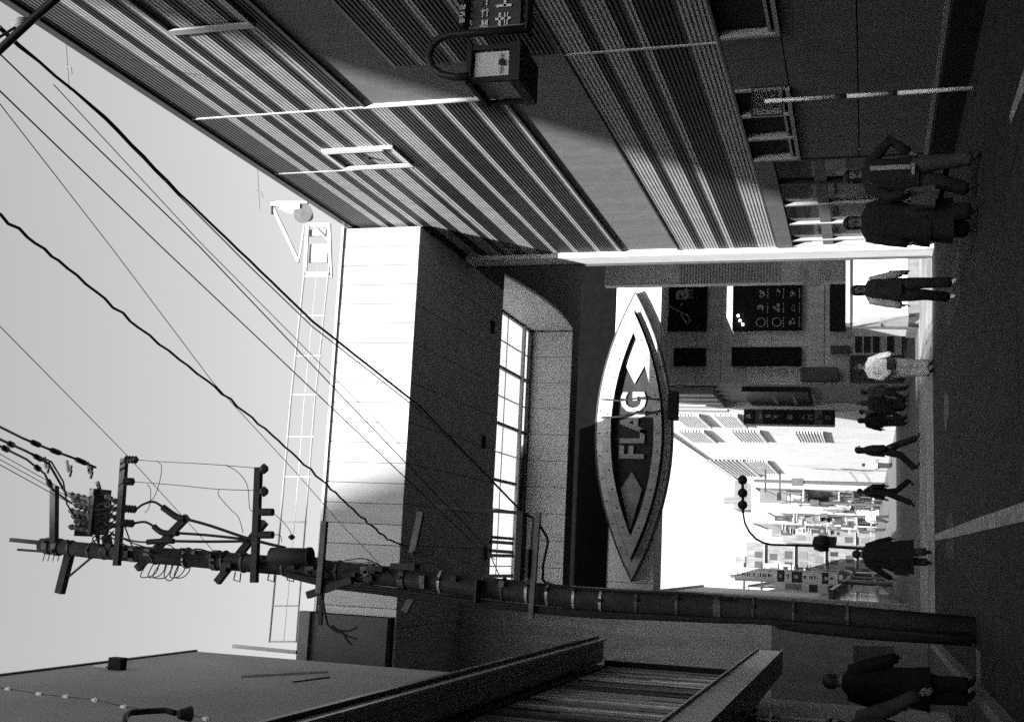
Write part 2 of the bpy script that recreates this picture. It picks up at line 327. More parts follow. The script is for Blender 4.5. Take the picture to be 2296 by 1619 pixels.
# ------------------------------------------------------------------ bridge building over the street
def bridge():
    B = empty('bridge_building', 'white panelled building spanning the street overhead with a skylight underneath', 'building', (0, 0, 0))
    Y0, ZB, ZT = 23.3, 10.84, 12.66
    x = 6.95; k = 0; rj = random.Random(2)
    mb = MB(); mb.box((-1.5, Y0 + .03, ZB + .01), (6.93, Y0 + .049, ZT - .03)); mb.build('backing', M_mid, B)
    while x > -1.5:
        x2 = max(x - .437, -1.53); mb = MB(); mb.box((x2 + .009, Y0 + rj.uniform(0, .006), ZB + .0), (x - .009, Y0 + .06, ZT)); mb.build('wall_panel', rj.choice((M_face, M_face2, M_face3)), B); x = x2
    mb = MB(); mb.box((-1.53, Y0 + .05, ZB + .02), (6.94, 29.5, ZT - .02)); mb.build('wall', M_soffit2, B)
    mb = MB(); mb.box((-1.55, Y0 - .05, ZT), (6.98, Y0 + .3, ZT + .06)); mb.build('coping', M_frame, B)
    # soffit boards
    x = 6.94; i = 0
    while x > -5:
        x2 = x - .87
        for a, b in ((Y0 + .06, 26.1), (26.11, 29.6)):
            mb = MB(); mb.box((x2 + .007, a, ZB - .0), (x - .007, b, ZB + .05)); mb.build('soffit_panel', M_soffit, B)
        x = x2
    mb = MB(); mb.box((6.95, YE0 if False else 26.16, ZB), (13, 29.6, ZB + .3)); mb.build('soffit', M_soffit2, B)
    mb = MB(); mb.box((7.35, 29.6, ZB), (13, 38.4, ZB + .3)); mb.build('soffit', M_soffit2, B)
    for (px, py) in ((1105, 733), (1085, 990), (1090, 1240)):
        c = aZ(px, py, ZB - .02); mb = MB(); mb.box((c.x - .16, c.y - .1, ZB - .05), (c.x + .16, c.y + .1, ZB - .002)); mb.build('downlight', M_blackm, B)
    # well walls
    arc = [Vector((7.33, 29.6 + 7.8 * t, ZB - .0 - .28 * math.sin(math.pi * t))) for t in [k / 12 for k in range(13)]]
    mb = MB(); mb.prism(arc + [Vector((7.33, 37.4, 12.3)), Vector((7.33, 29.6, 12.3))], (.08, 0, 0)); mb.build('well_wall', M_white, B)
    mb = MB(); mb.box((-4.6, 29.55, ZB + .05), (7.33, 29.6, 12.45)); mb.build('well_wall', M_soffit, B)
    x = 7.3
    while x > -4.5:
        x2 = x - .87; mb = MB(); mb.box((x2 + .008, 37.4, ZB), (x - .008, 37.46, 12.2)); mb.build('wall_panel', M_white, B); x = x2
    mb = MB(); mb.box((-4.6, 37.46, ZB + .01), (7.4, 38.4, 12.3)); mb.build('wall', M_soffit2, B)
    mb = MB(); mb.box((-4.6, 37.2, 12.2), (7.33, 37.4, 12.32)); mb.build('gutter', M_frameD, B)
    # skylight
    Z = 12.34
    for j, (a, b) in enumerate(((29.5, 32.627), (32.633, 34.727), (34.733, 36.327), (36.333, 37.6))):
        x = 7.3
        while x > -4.5:
            x2 = x - .87; mb = MB(); mb.box((x2 + .003, a, Z), (x - .003, b, Z + .012)); mb.build('pane', M_sky, B); x = x2
    x = 7.3; k = 0
    while x > -4.6:
        wd = .09 if k % 2 == 0 else .03
        mb = MB(); mb.box((x - wd / 2, 29.6, Z - wd * 1.2), (x + wd / 2, 37.3, Z - .003)); mb.build('glazing_bar', M_frameD, B); x -= .87; k += 1
    for y, t in ((32.63, .03), (34.73, .03), (36.33, .14)):
        mb = MB(); mb.box((-4.6, y - t / 2, Z - .05 - t), (7.3, y + t / 2, Z - .045 - t * .3)); mb.build('glazing_bar', M_frame, B)
    # hidden roof blocks added to shade the eye sign and the corner shop
    mb = MB(); mb.box((-4, 36.4, 12.5), (3.2, 38.4, 16.6)); mb.build('sign_shade_block', M_tan, B)
    mb = MB(); mb.box((3.21, 37.9, 12.31), (13, 38.4, 13.35)); mb.build('rear_shade_wall', M_tan, B)
    mb = MB(); mb.box((7.41, 37.5, ZB + .31), (13, 38.39, 12.30)); mb.build('rear_wall', M_soffit2, B)
    # darker left wing
    mb = MB(); mb.box((-4.5, 23.1, ZB + .1), (-1.54, 29.5, ZT + .1)); mb.build('wall', mat('grey_wing', .06, .7, .1, 3), B)
    mb = MB(); mb.box((-4.5, 23.0, ZT + .02), (-1.5, 23.2, ZT + .26)); mb.build('coping', mat('wing_coping', .12, .7, .1, 3), B)
    # left supporting wall
    mb = MB(); mb.box((-4.2, 27.6, 3.45), (-1.02, 29.5, ZB)); mb.build('column', mat('left_pier', .24, .8, .1, 2, .2, 40, dirt=.2), B)
    mb = MB(); mb.box((-4.2, 27.58, 0), (-1.0, 29.5, 3.44)); mb.build('pier_base', mat('left_pier_base', .10, .8, .1, 2, .2, 40, dirt=.2), B)
    # gate beam
    mb = MB(); mb.box((-1.6, 43.92, 9.0), (14, 45.6, 10.79)); mb.build('beam', M_white, B)
    mb = MB(); mb.box((-1.6, 43.87, 10.80), (16, 45.6, 12.4)); mb.build('soffit_shade_face', M_shade, B)  # black face stands in for the shaded soffit above the beam
    x = 14
    while x > -1.5:
        mb = MB(); mb.box((x - .015, 43.912, 9.02), (x, 43.919, 10.78)); x -= 3
        mb.build('joint', M_frameD, B)
    mb = MB(); mb.box((-3.4, 43.85, 0), (-1.25, 45.7, 12.4)); mb.build('column', M_tan, B)
YE0 = 26.16
bridge()

def roof_railing():
    B = empty('roof_railing', 'pale pipe guard rail along the roof of the bridge building', 'railing', (0, 23.6, 12.7))
    def P(x, y): return aY(x, y, 23.7) - B.location
    mb = MB(); mb.tube([P(684, 600), P(652, 900), P(628, 1180), P(604, 1440)], .022, 6); mb.build('top_rail', M_frame, B)
    mb = MB(); mb.tube([P(738, 600), P(706, 900), P(684, 1180), P(664, 1440)], .018, 6); mb.build('bottom_rail', M_frame, B)
    mb = MB(); mb.tube([P(712, 600), P(682, 900), P(660, 1180), P(636, 1440)], .007, 5); mb.build('middle_rail', M_frame, B)
    for y in (620, 708, 798, 885, 979, 1069, 1170, 1265, 1358, 1438):
        t = (y - 600) / 840; mb = MB(); mb.tube([P(684 - 80 * t, y), P(738 - 74 * t, y)], .016, 6); mb.build('post', M_frame, B)
roof_railing()
def roof_gantry():
    o = aY(745, 560, 24.2); B = empty('rooftop_gantry', 'white rooftop antenna gantry with arms and boxes at the building corner', 'antenna', o)
    def P(x, y, dy=0): return aY(x, y, 24.2 + dy) - o
    for a, b in (((738, 505), (742, 622)), ((690, 505), (684, 622)), ((740, 505), (690, 505)), ((742, 615), (684, 615))):
        mb = MB(); mb.bar(P(*a), P(*b), .07); mb.build('frame_bar', M_white, B)
    mb = MB(); mb.bar(P(612, 465), P(670, 588), .07); mb.bar(P(670, 588), P(682, 505), .035); mb.build('arm', M_frame, B)
    mb = MB(); mb.bar(P(610, 458), P(690, 458), .1); mb.build('crossbar', M_white, B)
    mb = MB(); mb.box(P(645, 480, .1), P(672, 455, -.3)); mb.build('antenna_box', M_white, B)
    mb = MB(); c = P(690, 485); mb.tube([c + Vector((0, -.25, 0)), c + Vector((0, .1, 0))], [.24, .1], 14); mb.build('lamp_head', M_steel, B)
    mb = MB(); mb.box(P(695, 548, .05), P(735, 590, .12)); mb.build('panel', M_face, B)
    mb = MB(); mb.box(P(692, 515, .05), P(732, 530, .12)); mb.build('panel', M_face, B)
    mb = MB(); mb.bar(P(700, 505), P(735, 540), .02); mb.build('brace', M_frame, B)
    mb = MB(); mb.tube([P(612, 452), P(612, 480)], .05, 8); mb.build('insulator', M_steelD, B)
roof_gantry()

# ------------------------------------------------------------------ eye-shaped sign
def lens_pts(L, Hh, n=20):
    a = [(-L + 2 * L * k / n, Hh * (1 - (abs(-1 + 2 * k / n)) ** 2.0)) for k in range(n + 1)]
    return a + [(x, -z) for x, z in a[-2:0:-1]]
def text_mesh(s, size, ext=.02, name='lettering', bold=0):
    c = bpy.data.curves.new(name, 'FONT'); c.body = s; c.size = size; c.extrude = ext; c.align_x = 'CENTER'; c.align_y = 'CENTER'; c.offset = bold; c.resolution_u = 3
    o = bpy.data.objects.new('tmp', c); SC.collection.objects.link(o); bpy.context.view_layer.update()
    me = bpy.data.meshes.new_from_object(o.evaluated_get(bpy.context.evaluated_depsgraph_get())); bpy.data.objects.remove(o); return me
def place_text(s, size, loc, m, parent=None, ext=.02, rz=0, bold=0, name='lettering', sx=1, sz=1):
    me = text_mesh(s, size, ext, name, bold)
    me.transform(Matrix.Rotation(math.pi / 2, 4, 'X')); me.transform(Matrix.Diagonal((sx, 1, sz, 1))); me.transform(Matrix.Rotation(rz, 4, 'Z'))
    me.materials.clear(); o = link(name, me, m, parent); o.location = loc; return o
def eye_sign():
    o = Vector((4.55, 43.6, 9.86)); tilt = math.radians(-1.0)
    B = empty('street_sign', 'big pointed oval sign with white double rim hung under the bridge', 'sign', o)
    M_rim = mat('sign_rim_white', .42, .45, .1, 3, dirt=.25); M_side = mat('sign_side', .05, .6, .2, 4); M_in = mat('sign_inner', .022, .45, .3, 3)
    def ring(L1, H1, L2, H2, y0, y1, name, m):
        A = lens_pts(L1, H1); C = lens_pts(L2, H2); n = len(A); vs = []; fs = []
        for (P, y) in ((A, y0), (C, y0), (A, y1), (C, y1)): vs += [(x, y, z) for x, z in P]
        for i in range(n):
            j = (i + 1) % n
            fs += [(i, j, n + j, n + i), (2 * n + i, 3 * n + i, 3 * n + j, 2 * n + j), (i, 2 * n + i, 2 * n + j, j), (n + i, n + j, 3 * n + j, 3 * n + i)]
        mb = MB(); mb.add(vs, fs); q = mb.build(name, m, B); q.rotation_euler = (0, tilt, 0)
        q.data.materials.append(M_side)
        for p in q.data.polygons:
            if abs(p.normal.y) < .5: p.material_index = 1
        return q
    L, Hh = 5.5, 1.47
    ring(L, Hh, L * .87, Hh * .80, -.05, .3, 'outer_rim', M_rim)
    ring(L * 1.004, Hh * 1.01, L * .99, Hh * .975, -.07, .31, 'outer_edge', M_side)
    ring(L * .872, Hh * .805, L * .855, Hh * .785, -.06, .3, 'groove', M_side)
    ring(L * .845, Hh * .765, L * .70, Hh * .56, -.32, .3, 'inner_rim', M_rim)
    mb = MB(); mb.prism([(x, .1, z) for x, z in lens_pts(L * .93, Hh * .88)], (0, .2, 0)); q = mb.build('back_panel', M_side, B); q.rotation_euler = (0, tilt, 0)
    mb = MB(); mb.prism([(x, -.02, z) for x, z in lens_pts(L * .70, Hh * .56)], (0, .1, 0)); q = mb.build('inner_panel', M_in, B); q.rotation_euler = (0, tilt, 0)
    rv = MB()
    for LL, HH, y in ((.93, .90, -.06), (.77, .66, -.33)):
        for k in range(1, 12):
            u = -1 + 2 * k / 12
            for sg in (-1, 1): x, z = L * LL * u, sg * Hh * HH * (1 - u * u); rv.tube([(x, y + .02, z), (x, y - .012, z)], .03, 6)
    q = rv.build('rivet', M_side, B); q['kind'] = 'stuff'; q.rotation_euler = (0, tilt, 0)
    M_let = mat('sign_letter', .26, .5, .15, 5, dirt=.2)
    for cx, cc, m_ in ((-2.4, 0, M_let), (2.85, 0, M_rim)):
        mb = MB(); mb.prism([(cx - 1.25, -.1, 0), (cx + .3, -.1, .40), (cx + .95, -.1, 0), (cx + .3, -.1, -.40)] if cx < 0 else [(cx - .95, -.1, 0), (cx - .2, -.1, .4), (cx + 1.0, -.1, 0), (cx - .2, -.1, -.4)], (0, .07, 0)); mb.build('diamond', m_, B)
    for ch, x, m_ in (('F', -.74, M_let), ('L', -.14, M_let), ('A', .42, M_let), ('G', 1.2, M_let)):
        place_text(ch, 1.3, (x, -.06, -.02), m_, B, .04, bold=.035, name='letter', sx=.9)
    mb = MB(); mb.box((.55, -.35, -1.66), (1.6, .28, -1.33)); mb.build('hanging_box', M_blackm, B)
    for x in (-3.5, 0, 3.5):
        mb = MB(); mb.box((x - .06, .3, -.1), (x + .06, .33, .1)); mb.build('bracket', M_steelD, B)
    # conduits crossing the face
    mb = MB(); mb.tube([(.55, -.36, 1.2), (.6, -.4, .4), (.75, -.4, .1), (.7, -.38, -.6), (.9, -.36, -1.2)], .035, 6); mb.build('conduit', M_steelD, B)
    mb = MB(); mb.tube([(1.25, -.36, 1.2), (1.2, -.4, .5), (1.3, -.4, -.2), (1.25, -.36, -1.25)], .03, 6); mb.build('conduit', M_steelD, B)
eye_sign()

# ------------------------------------------------------------------ illegible small writing as strokes
def glyphs(n, wd, ht, vertical=True, seed=1, size=.1, th=.012):
    """rows of small brush-like strokes, in the x-z plane"""
    rnd = random.Random(seed); mb = MB()
    for i in range(n):
        cx, cz = (0, -i * size * 1.25) if vertical else (i * size * 1.15, 0)
        for k in range(rnd.randint(3, 5)):
            x = rnd.uniform(-.4, .4) * size; z = rnd.uniform(-.4, .4) * size
            if rnd.random() < .55: mb.box((cx - .42 * size, -.004, cz + z - th / 2), (cx + .42 * size, 0, cz + z + th / 2))
            else: mb.box((cx + x - th / 2, -.004, cz - .42 * size), (cx + x + th / 2, 0, cz + .42 * size))
    return mb
# ------------------------------------------------------------------ projecting sign with bent pipe on the right wall
def pipe_sign():
    Y = 8.6; o = aY(1100, 80, Y); B = empty('projecting_sign', 'dark wall sign hanging in a bent black pipe frame with small writing', 'sign', o)
    def P(x, y, dy=0): return aY(x, y, Y + dy) - o
    mb = MB(); mb.tube([P(1052, 172), P(1020, 174), P(990, 168), P(968, 152), P(961, 128), P(968, 104), P(985, 88), P(1010, 79), P(1035, 77), P(1190, 66)], .034, 10); mb.build('pipe_frame', M_black, B, True)
    mb = MB(); mb.box(P(1030, 60, -.06), P(1060, -60, .1)); mb.build('top_frame', M_black, B)
    mb = MB(); mb.box(P(1176, 66, -.06), P(1200, -60, .1)); mb.build('bottom_frame', M_black, B)
    mb = MB(); mb.box(P(1058, 66, .0), P(1178, -60, .08)); mb.build('panel', mat('sign_face_dark', .04, .5, .2, 5), B)
    mb = MB(); mb.box(P(1060, 66, -.02), P(1176, 57, .01)); mb.build('edge_strip', M_mid, B)
    m1 = mat('sign_writing', .45, .6, .2, 9)
    q = glyphs(4, 1, 1, False, 5, .085, .009).build('lettering', m1, B); q.location = P(1086, 55, -.01)
    q = glyphs(2, 1, 1, False, 9, .16, .022).build('lettering', m1, B); q.location = P(1128, 46, -.01)
    q = glyphs(3, 1, 1, False, 12, .05, .01).build('lettering', m1, B); q.location = P(1037, 47, -.08)
    mb = MB(); 
    mb.tube([P(1040, -60), P(1040, -200), Vector((WX, Y, P(1040, -200).z + o.z)) - o], .04, 8); mb.build('wall_bracket', M_black, B)
pipe_sign()
def lantern_box():
    Y = 8.75; o = aY(1100, 140, Y); B = empty('lantern_sign', 'pale blank box lantern in a black metal case hanging under the pipe bracket', 'lantern', o)
    a = aY(1056, 182, Y); b = aY(1146, 104, Y); x0, x1 = a.x, b.x; z1, z0 = a.z, b.z; D = .5
    def bx(p, q): mb = MB(); mb.box(Vector(p) - o, Vector(q) - o); return mb
    M_l = mat('lantern_paper', .42, .6, .06, 5); 
    bx((x0 + .03, Y + .02, z0 + .02), (x1 - .03, Y + .06, z1 - .02)).build('front_pane', M_l, B)
    bx((x0 + .02, Y + .05, z0 + .02), (x0 + .04, Y + D - .04, z1 - .02)).build('side_pane', M_l, B)
    bx((x1 - .04, Y + .05, z0 + .02), (x1 - .02, Y + D - .04, z1 - .02)).build('side_pane', M_l, B)
    for X in (x0, x1):
        for yy in (Y, Y + D): bx((X - .02, yy - .02, z0 - .05), (X + .02, yy + .02, z1 + .05)).build('frame_post', M_black, B)
    bx((x0 - .03, Y - .03, z1), (x1 + .03, Y + D + .03, z1 + .04)).build('top', M_black, B)
    bx((x0 - .03, Y - .03, z0 - .09), (x1 + .03, Y + D + .03, z0)).build('base', M_black, B)
    bx((x0 + .05, Y - .005, z0 + .08), (x1 - .05, Y + .0, z0 + .10)).build('rail', M_frame, B)
    bx(((x0 + x1) / 2 - .02, Y - .008, z0 + .05), ((x0 + x1) / 2 + .03, Y, z0 + .1)).build('latch', M_black, B)
lantern_box()

# striped sign post standing on the right pavement
def sign_post():
    b = aZ(2188, 198); Y = b.y; B = empty('sign_post', 'thin pale sign post with two dark bands and a round mirror frame on top', 'sign post', b)
    t = aY(1715, 228, Y) - b
    def L(a): return t * a
    for a0, a1, m in ((0, .36, M_white), (.36, .40, M_black), (.40, .60, M_white), (.60, .655, M_black), (.655, 1.0, M_white)):
        mb = MB(); mb.tube([L(a0), L(a1)], .03, 12); mb.build('pole', m, B, True)
    mb = MB(); c = L(.97); mb.box(c + Vector((-.21, -.01, -.16)), c + Vector((.21, .01, .26))); mb.build('plate', glass('plate_glass', .08, .3, .35), B)
    mb = MB(); 
    for p, q in (((-.21, -.16), (.21, -.16)), ((.21, -.16), (.21, .26)), ((.21, .26), (-.21, .26)), ((-.21, .26), (-.21, -.16))): mb.bar(c + Vector((p[0], -.015, p[1])), c + Vector((q[0], -.015, q[1])), .018)
    mb.build('plate_frame', M_steelD, B)
    mb = MB(); mb.tube([(0, 0, 0), (0, 0, .03)], .11, 16); mb.build('base_plate', M_steelD, B)
sign_post()

# ------------------------------------------------------------------ left buildings
def left_building():
    B = empty('plastered_building', 'plain grey plastered building on the left with a shop front below', 'building', (0, 0, 0))
    X = -2.3; YE = 21.1
    mb = MB(); mb.box((-12, -12, 4.9), (X, YE, 14.15)); mb.build('wall', M_tan, B)
    mb = MB(); mb.box((-12, -12, 14.15), (X + .03, YE + .03, 14.22)); mb.build('coping', M_frameD, B)
    mb = MB(); mb.box((-12, -12, 0), (-6, YE, 4.9)); mb.build('wall', M_soffit2, B)
    mb = MB(); mb.box((-6, 18.2, 0), (X, YE, 4.9)); mb.build('wall', M_tan, B)
    c = aX(262, 1501, X); mb = MB(); mb.box((X, c.y - .09, c.z - .12), (X + .2, c.y + .09, c.z + .12)); mb.build('vent', M_blackm, B)
    c = aX(250, 1496, X); mb = MB(); mb.box((X, c.y - .1, c.z + .05), (X + .02, c.y + .5, c.z + .3)); mb.build('vent_cover', mat('vent_cover', .5, .7, .1, 3), B)
    p, q = aX(655, 1530, X), aX(738, 1519, X); mb = MB(); mb.bar(p, q, .05, .04); mb.build('ledge', M_frameD, B)
    p, q = aX(540, 1519, X), aX(735, 1508, X); mb = MB(); mb.bar(p, q, .08, .01); mb.build('ledge', mat('pale_ledge', .5, .7, .1, 3), B)
    # parapet piece beyond
    mb = MB(); mb.bar(aY(522, 1448, 21.7), aY(665, 1462, 21.7), .07); mb.build('parapet_rail', M_frame, B)
    # awning fascia soffit
    mb = MB(); mb.box((-1.56, -10, 5.12), (-1.24, 17.4, 5.2)); mb.build('awning', mat('awning_metal', .34, .5, .15, 3), B)
    for x, wd in ((-1.25, .03), (-1.36, .015), (-1.50, .03)):
        mb = MB(); mb.box((x - wd / 2, -10, 5.085), (x + wd / 2, 17.39, 5.118)); mb.build('awning_rib', M_frame, B)
    mb = MB(); mb.box((-2.3, -10, 5.205), (-1.2, 17.42, 5.26)); mb.build('awning_top', M_frameD, B)
    # upper shop glazing: grey slats imitate streaky reflections in the glass
    mb = MB(); mb.box((-2.3, -10, 4.95), (-1.57, 16.9, 5.1)); mb.build('head', M_blackm, B)
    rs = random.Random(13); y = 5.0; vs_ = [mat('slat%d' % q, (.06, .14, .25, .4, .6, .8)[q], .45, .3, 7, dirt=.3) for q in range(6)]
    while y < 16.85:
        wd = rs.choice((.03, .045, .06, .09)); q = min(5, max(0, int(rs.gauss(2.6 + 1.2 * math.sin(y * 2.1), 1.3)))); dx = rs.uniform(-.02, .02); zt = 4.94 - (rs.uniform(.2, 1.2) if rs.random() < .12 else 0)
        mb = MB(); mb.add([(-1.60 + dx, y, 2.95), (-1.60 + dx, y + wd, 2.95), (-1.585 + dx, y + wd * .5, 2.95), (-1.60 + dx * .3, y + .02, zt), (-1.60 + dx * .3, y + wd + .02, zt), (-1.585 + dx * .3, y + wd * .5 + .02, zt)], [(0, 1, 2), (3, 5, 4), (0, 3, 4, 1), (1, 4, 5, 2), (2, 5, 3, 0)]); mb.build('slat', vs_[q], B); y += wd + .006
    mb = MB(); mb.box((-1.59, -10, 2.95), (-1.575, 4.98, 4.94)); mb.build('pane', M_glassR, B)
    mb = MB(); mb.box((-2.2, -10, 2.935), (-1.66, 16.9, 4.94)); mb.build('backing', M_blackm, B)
    # lower canopy
    mb = MB(); mb.box((-1.55, -10, 2.55), (-1.25, 17.6, 2.90)); mb.build('canopy', mat('canopy_bronze', .10, .35, .2, 3, metal=.4), B)
    for z in (2.555, 2.895):
        mb = MB(); mb.box((-1.245, -10, z - .012), (-1.225, 17.61, z + .012)); mb.build('canopy_trim', M_frame, B)
    mb = MB(); mb.box((-6, -10, 2.91), (-1.56, 17.6, 2.93)); mb.build('ceiling', M_blackm, B)
    mb = MB(); mb.box((-6, -10, .0), (-2.0, 18.2, .2)); mb.build('shop_floor', M_soffit2, B)
    for y in (7.6, 9.4, 12.2):
        mb = MB(); mb.tube([(-1.5, y, .13), (-1.5, y, 2.55)], .018, 8); mb.build('post', M_frame, B)
    mb = MB(); mb.tube(sag((-1.5, 7.4, 2.5), (-1.45, 12.4, 2.35), .2, 10, .015), .012, 6); mb.build('cord', M_frame, B)
left_building()
def pale_sign_panel():
    B = empty('wall_sign_box', 'blank pale sign box between the two shop canopies on the left', 'sign', (-1.52, 17.0, 3.27))
    mb = MB(); mb.box((0, .06, 0), (-.5, 3.4, 1.72)); mb.build('face', mat('pale_sign', .3, .6, .06, 4, dirt=.15), B)
    mb = MB(); mb.box((.01, 0, -.03), (-.5, .055, 1.75)); mb.build('side', M_blackm, B)
pale_sign_panel()
# goods in the left shop
def shelf_unit(x, y, n, seed, label):
    r = random.Random(seed); B = empty('display_shelf', label, 'shelf', (x, y, .2))
    for k in range(n):
        z = k * .5; mb = MB(); mb.box((-.25, -.6, z), (.25, .6, z + .03)); mb.build('shelf', M_steelD, B)
        yy = -.55
        while yy < .45:
            wd = r.uniform(.12, .3); h = r.uniform(.15, .38); v = r.choice((.05, .12, .3, .5))
            mb = MB(); mb.box((-.2, yy, z + .031), (.2, yy + wd - .02, z + .03 + h)); mb.build('goods', mat('goods%d' % int(v * 100), v, .7, .3, 12), B); yy += wd
    for a in (-.58, .58): mb = MB(); mb.box((-.26, a - .02, 0), (-.22, a + .02, n * .5)); mb.build('upright', M_steelD, B)
shelf_unit(-2.6, 9.8, 4, 3, 'tall goods shelf just inside the left shop beside the light jacket figure')
shelf_unit(-2.5, 12.0, 4, 4, 'tall goods shelf in the left shop behind the dark figure with the bag')
shelf_unit(-2.6, 15.4, 4, 6, 'goods shelf at the far end of the left shop front')
def string_lights():
    B = empty('string_lights', 'faint string of small bulbs on a thin wire across the left plastered wall', 'string lights', aX(160, 1570, -2.1))
    o = B.location.copy(); pts = [aX(x, y, -2.15) - o for x, y in ((-40, 1535), (25, 1545), (95, 1556), (155, 1562), (220, 1570), (285, 1585), (410, 1600), (470, 1612))]
    mb = MB(); mb.tube(pts, .006, 5); mb.build('wire', M_steel, B)
    for p in pts[1:]: mb = MB(); mb.tube([p, p + Vector((0, 0, .03)), p + Vector((0, 0, .1))], [.02, .035, .012], 8); mb.build('bulb', M_white, B)
string_lights()
def wall_lamp():
    o = aX(360, 1600, -2.0); B = empty('gooseneck_lamp', 'dark bent arm lamp fixed to the left plastered wall', 'lamp', o)
    mb = MB(); mb.tube([Vector((-2.3, o.y - .1, o.z + .0)) - o] + [aX(x, y, -2.0) - o for x, y in ((280, 1625), (282, 1605), (292, 1597), (330, 1594), (372, 1592), (392, 1598))], .035, 8); mb.build('arm', M_steelD, B, True)
    mb = MB(); e = aX(400, 1601, -2.0) - o; mb.tube([e, e + Vector((0, .12, -.08))], [.05, .09], 12); mb.build('lamp_shade', M_steelD, B)
wall_lamp()
def corner_arm():
    o = aY(60, 60, 7.0); B = empty('banner_arm', 'thick black arm crossing the upper corner of the view with a pale lamp beside it', 'arm', o)
    mb = MB(); mb.tube([aY(-60, 170, 7) - o, aY(0, 112, 7) - o, aY(75, 42, 7) - o, aY(160, -32, 7) - o, aY(700, -500, 7) - o], .033, 10); mb.build('arm', M_black, B, True)
    mb = MB(); c = aY(46, 55, 7.2) - o; mb.tube([c + Vector((0, 0, .07)), c, c - Vector((0, 0, .05))], [.02, .06, .05], 12); mb.build('lamp_head', M_white, B, True)
    mb = MB(); mb.tube([aY(-20, 96, 7.05) - o, aY(46, 55, 7.2) - o], .012, 6); mb.build('lamp_cable', M_steel, B)
corner_arm()

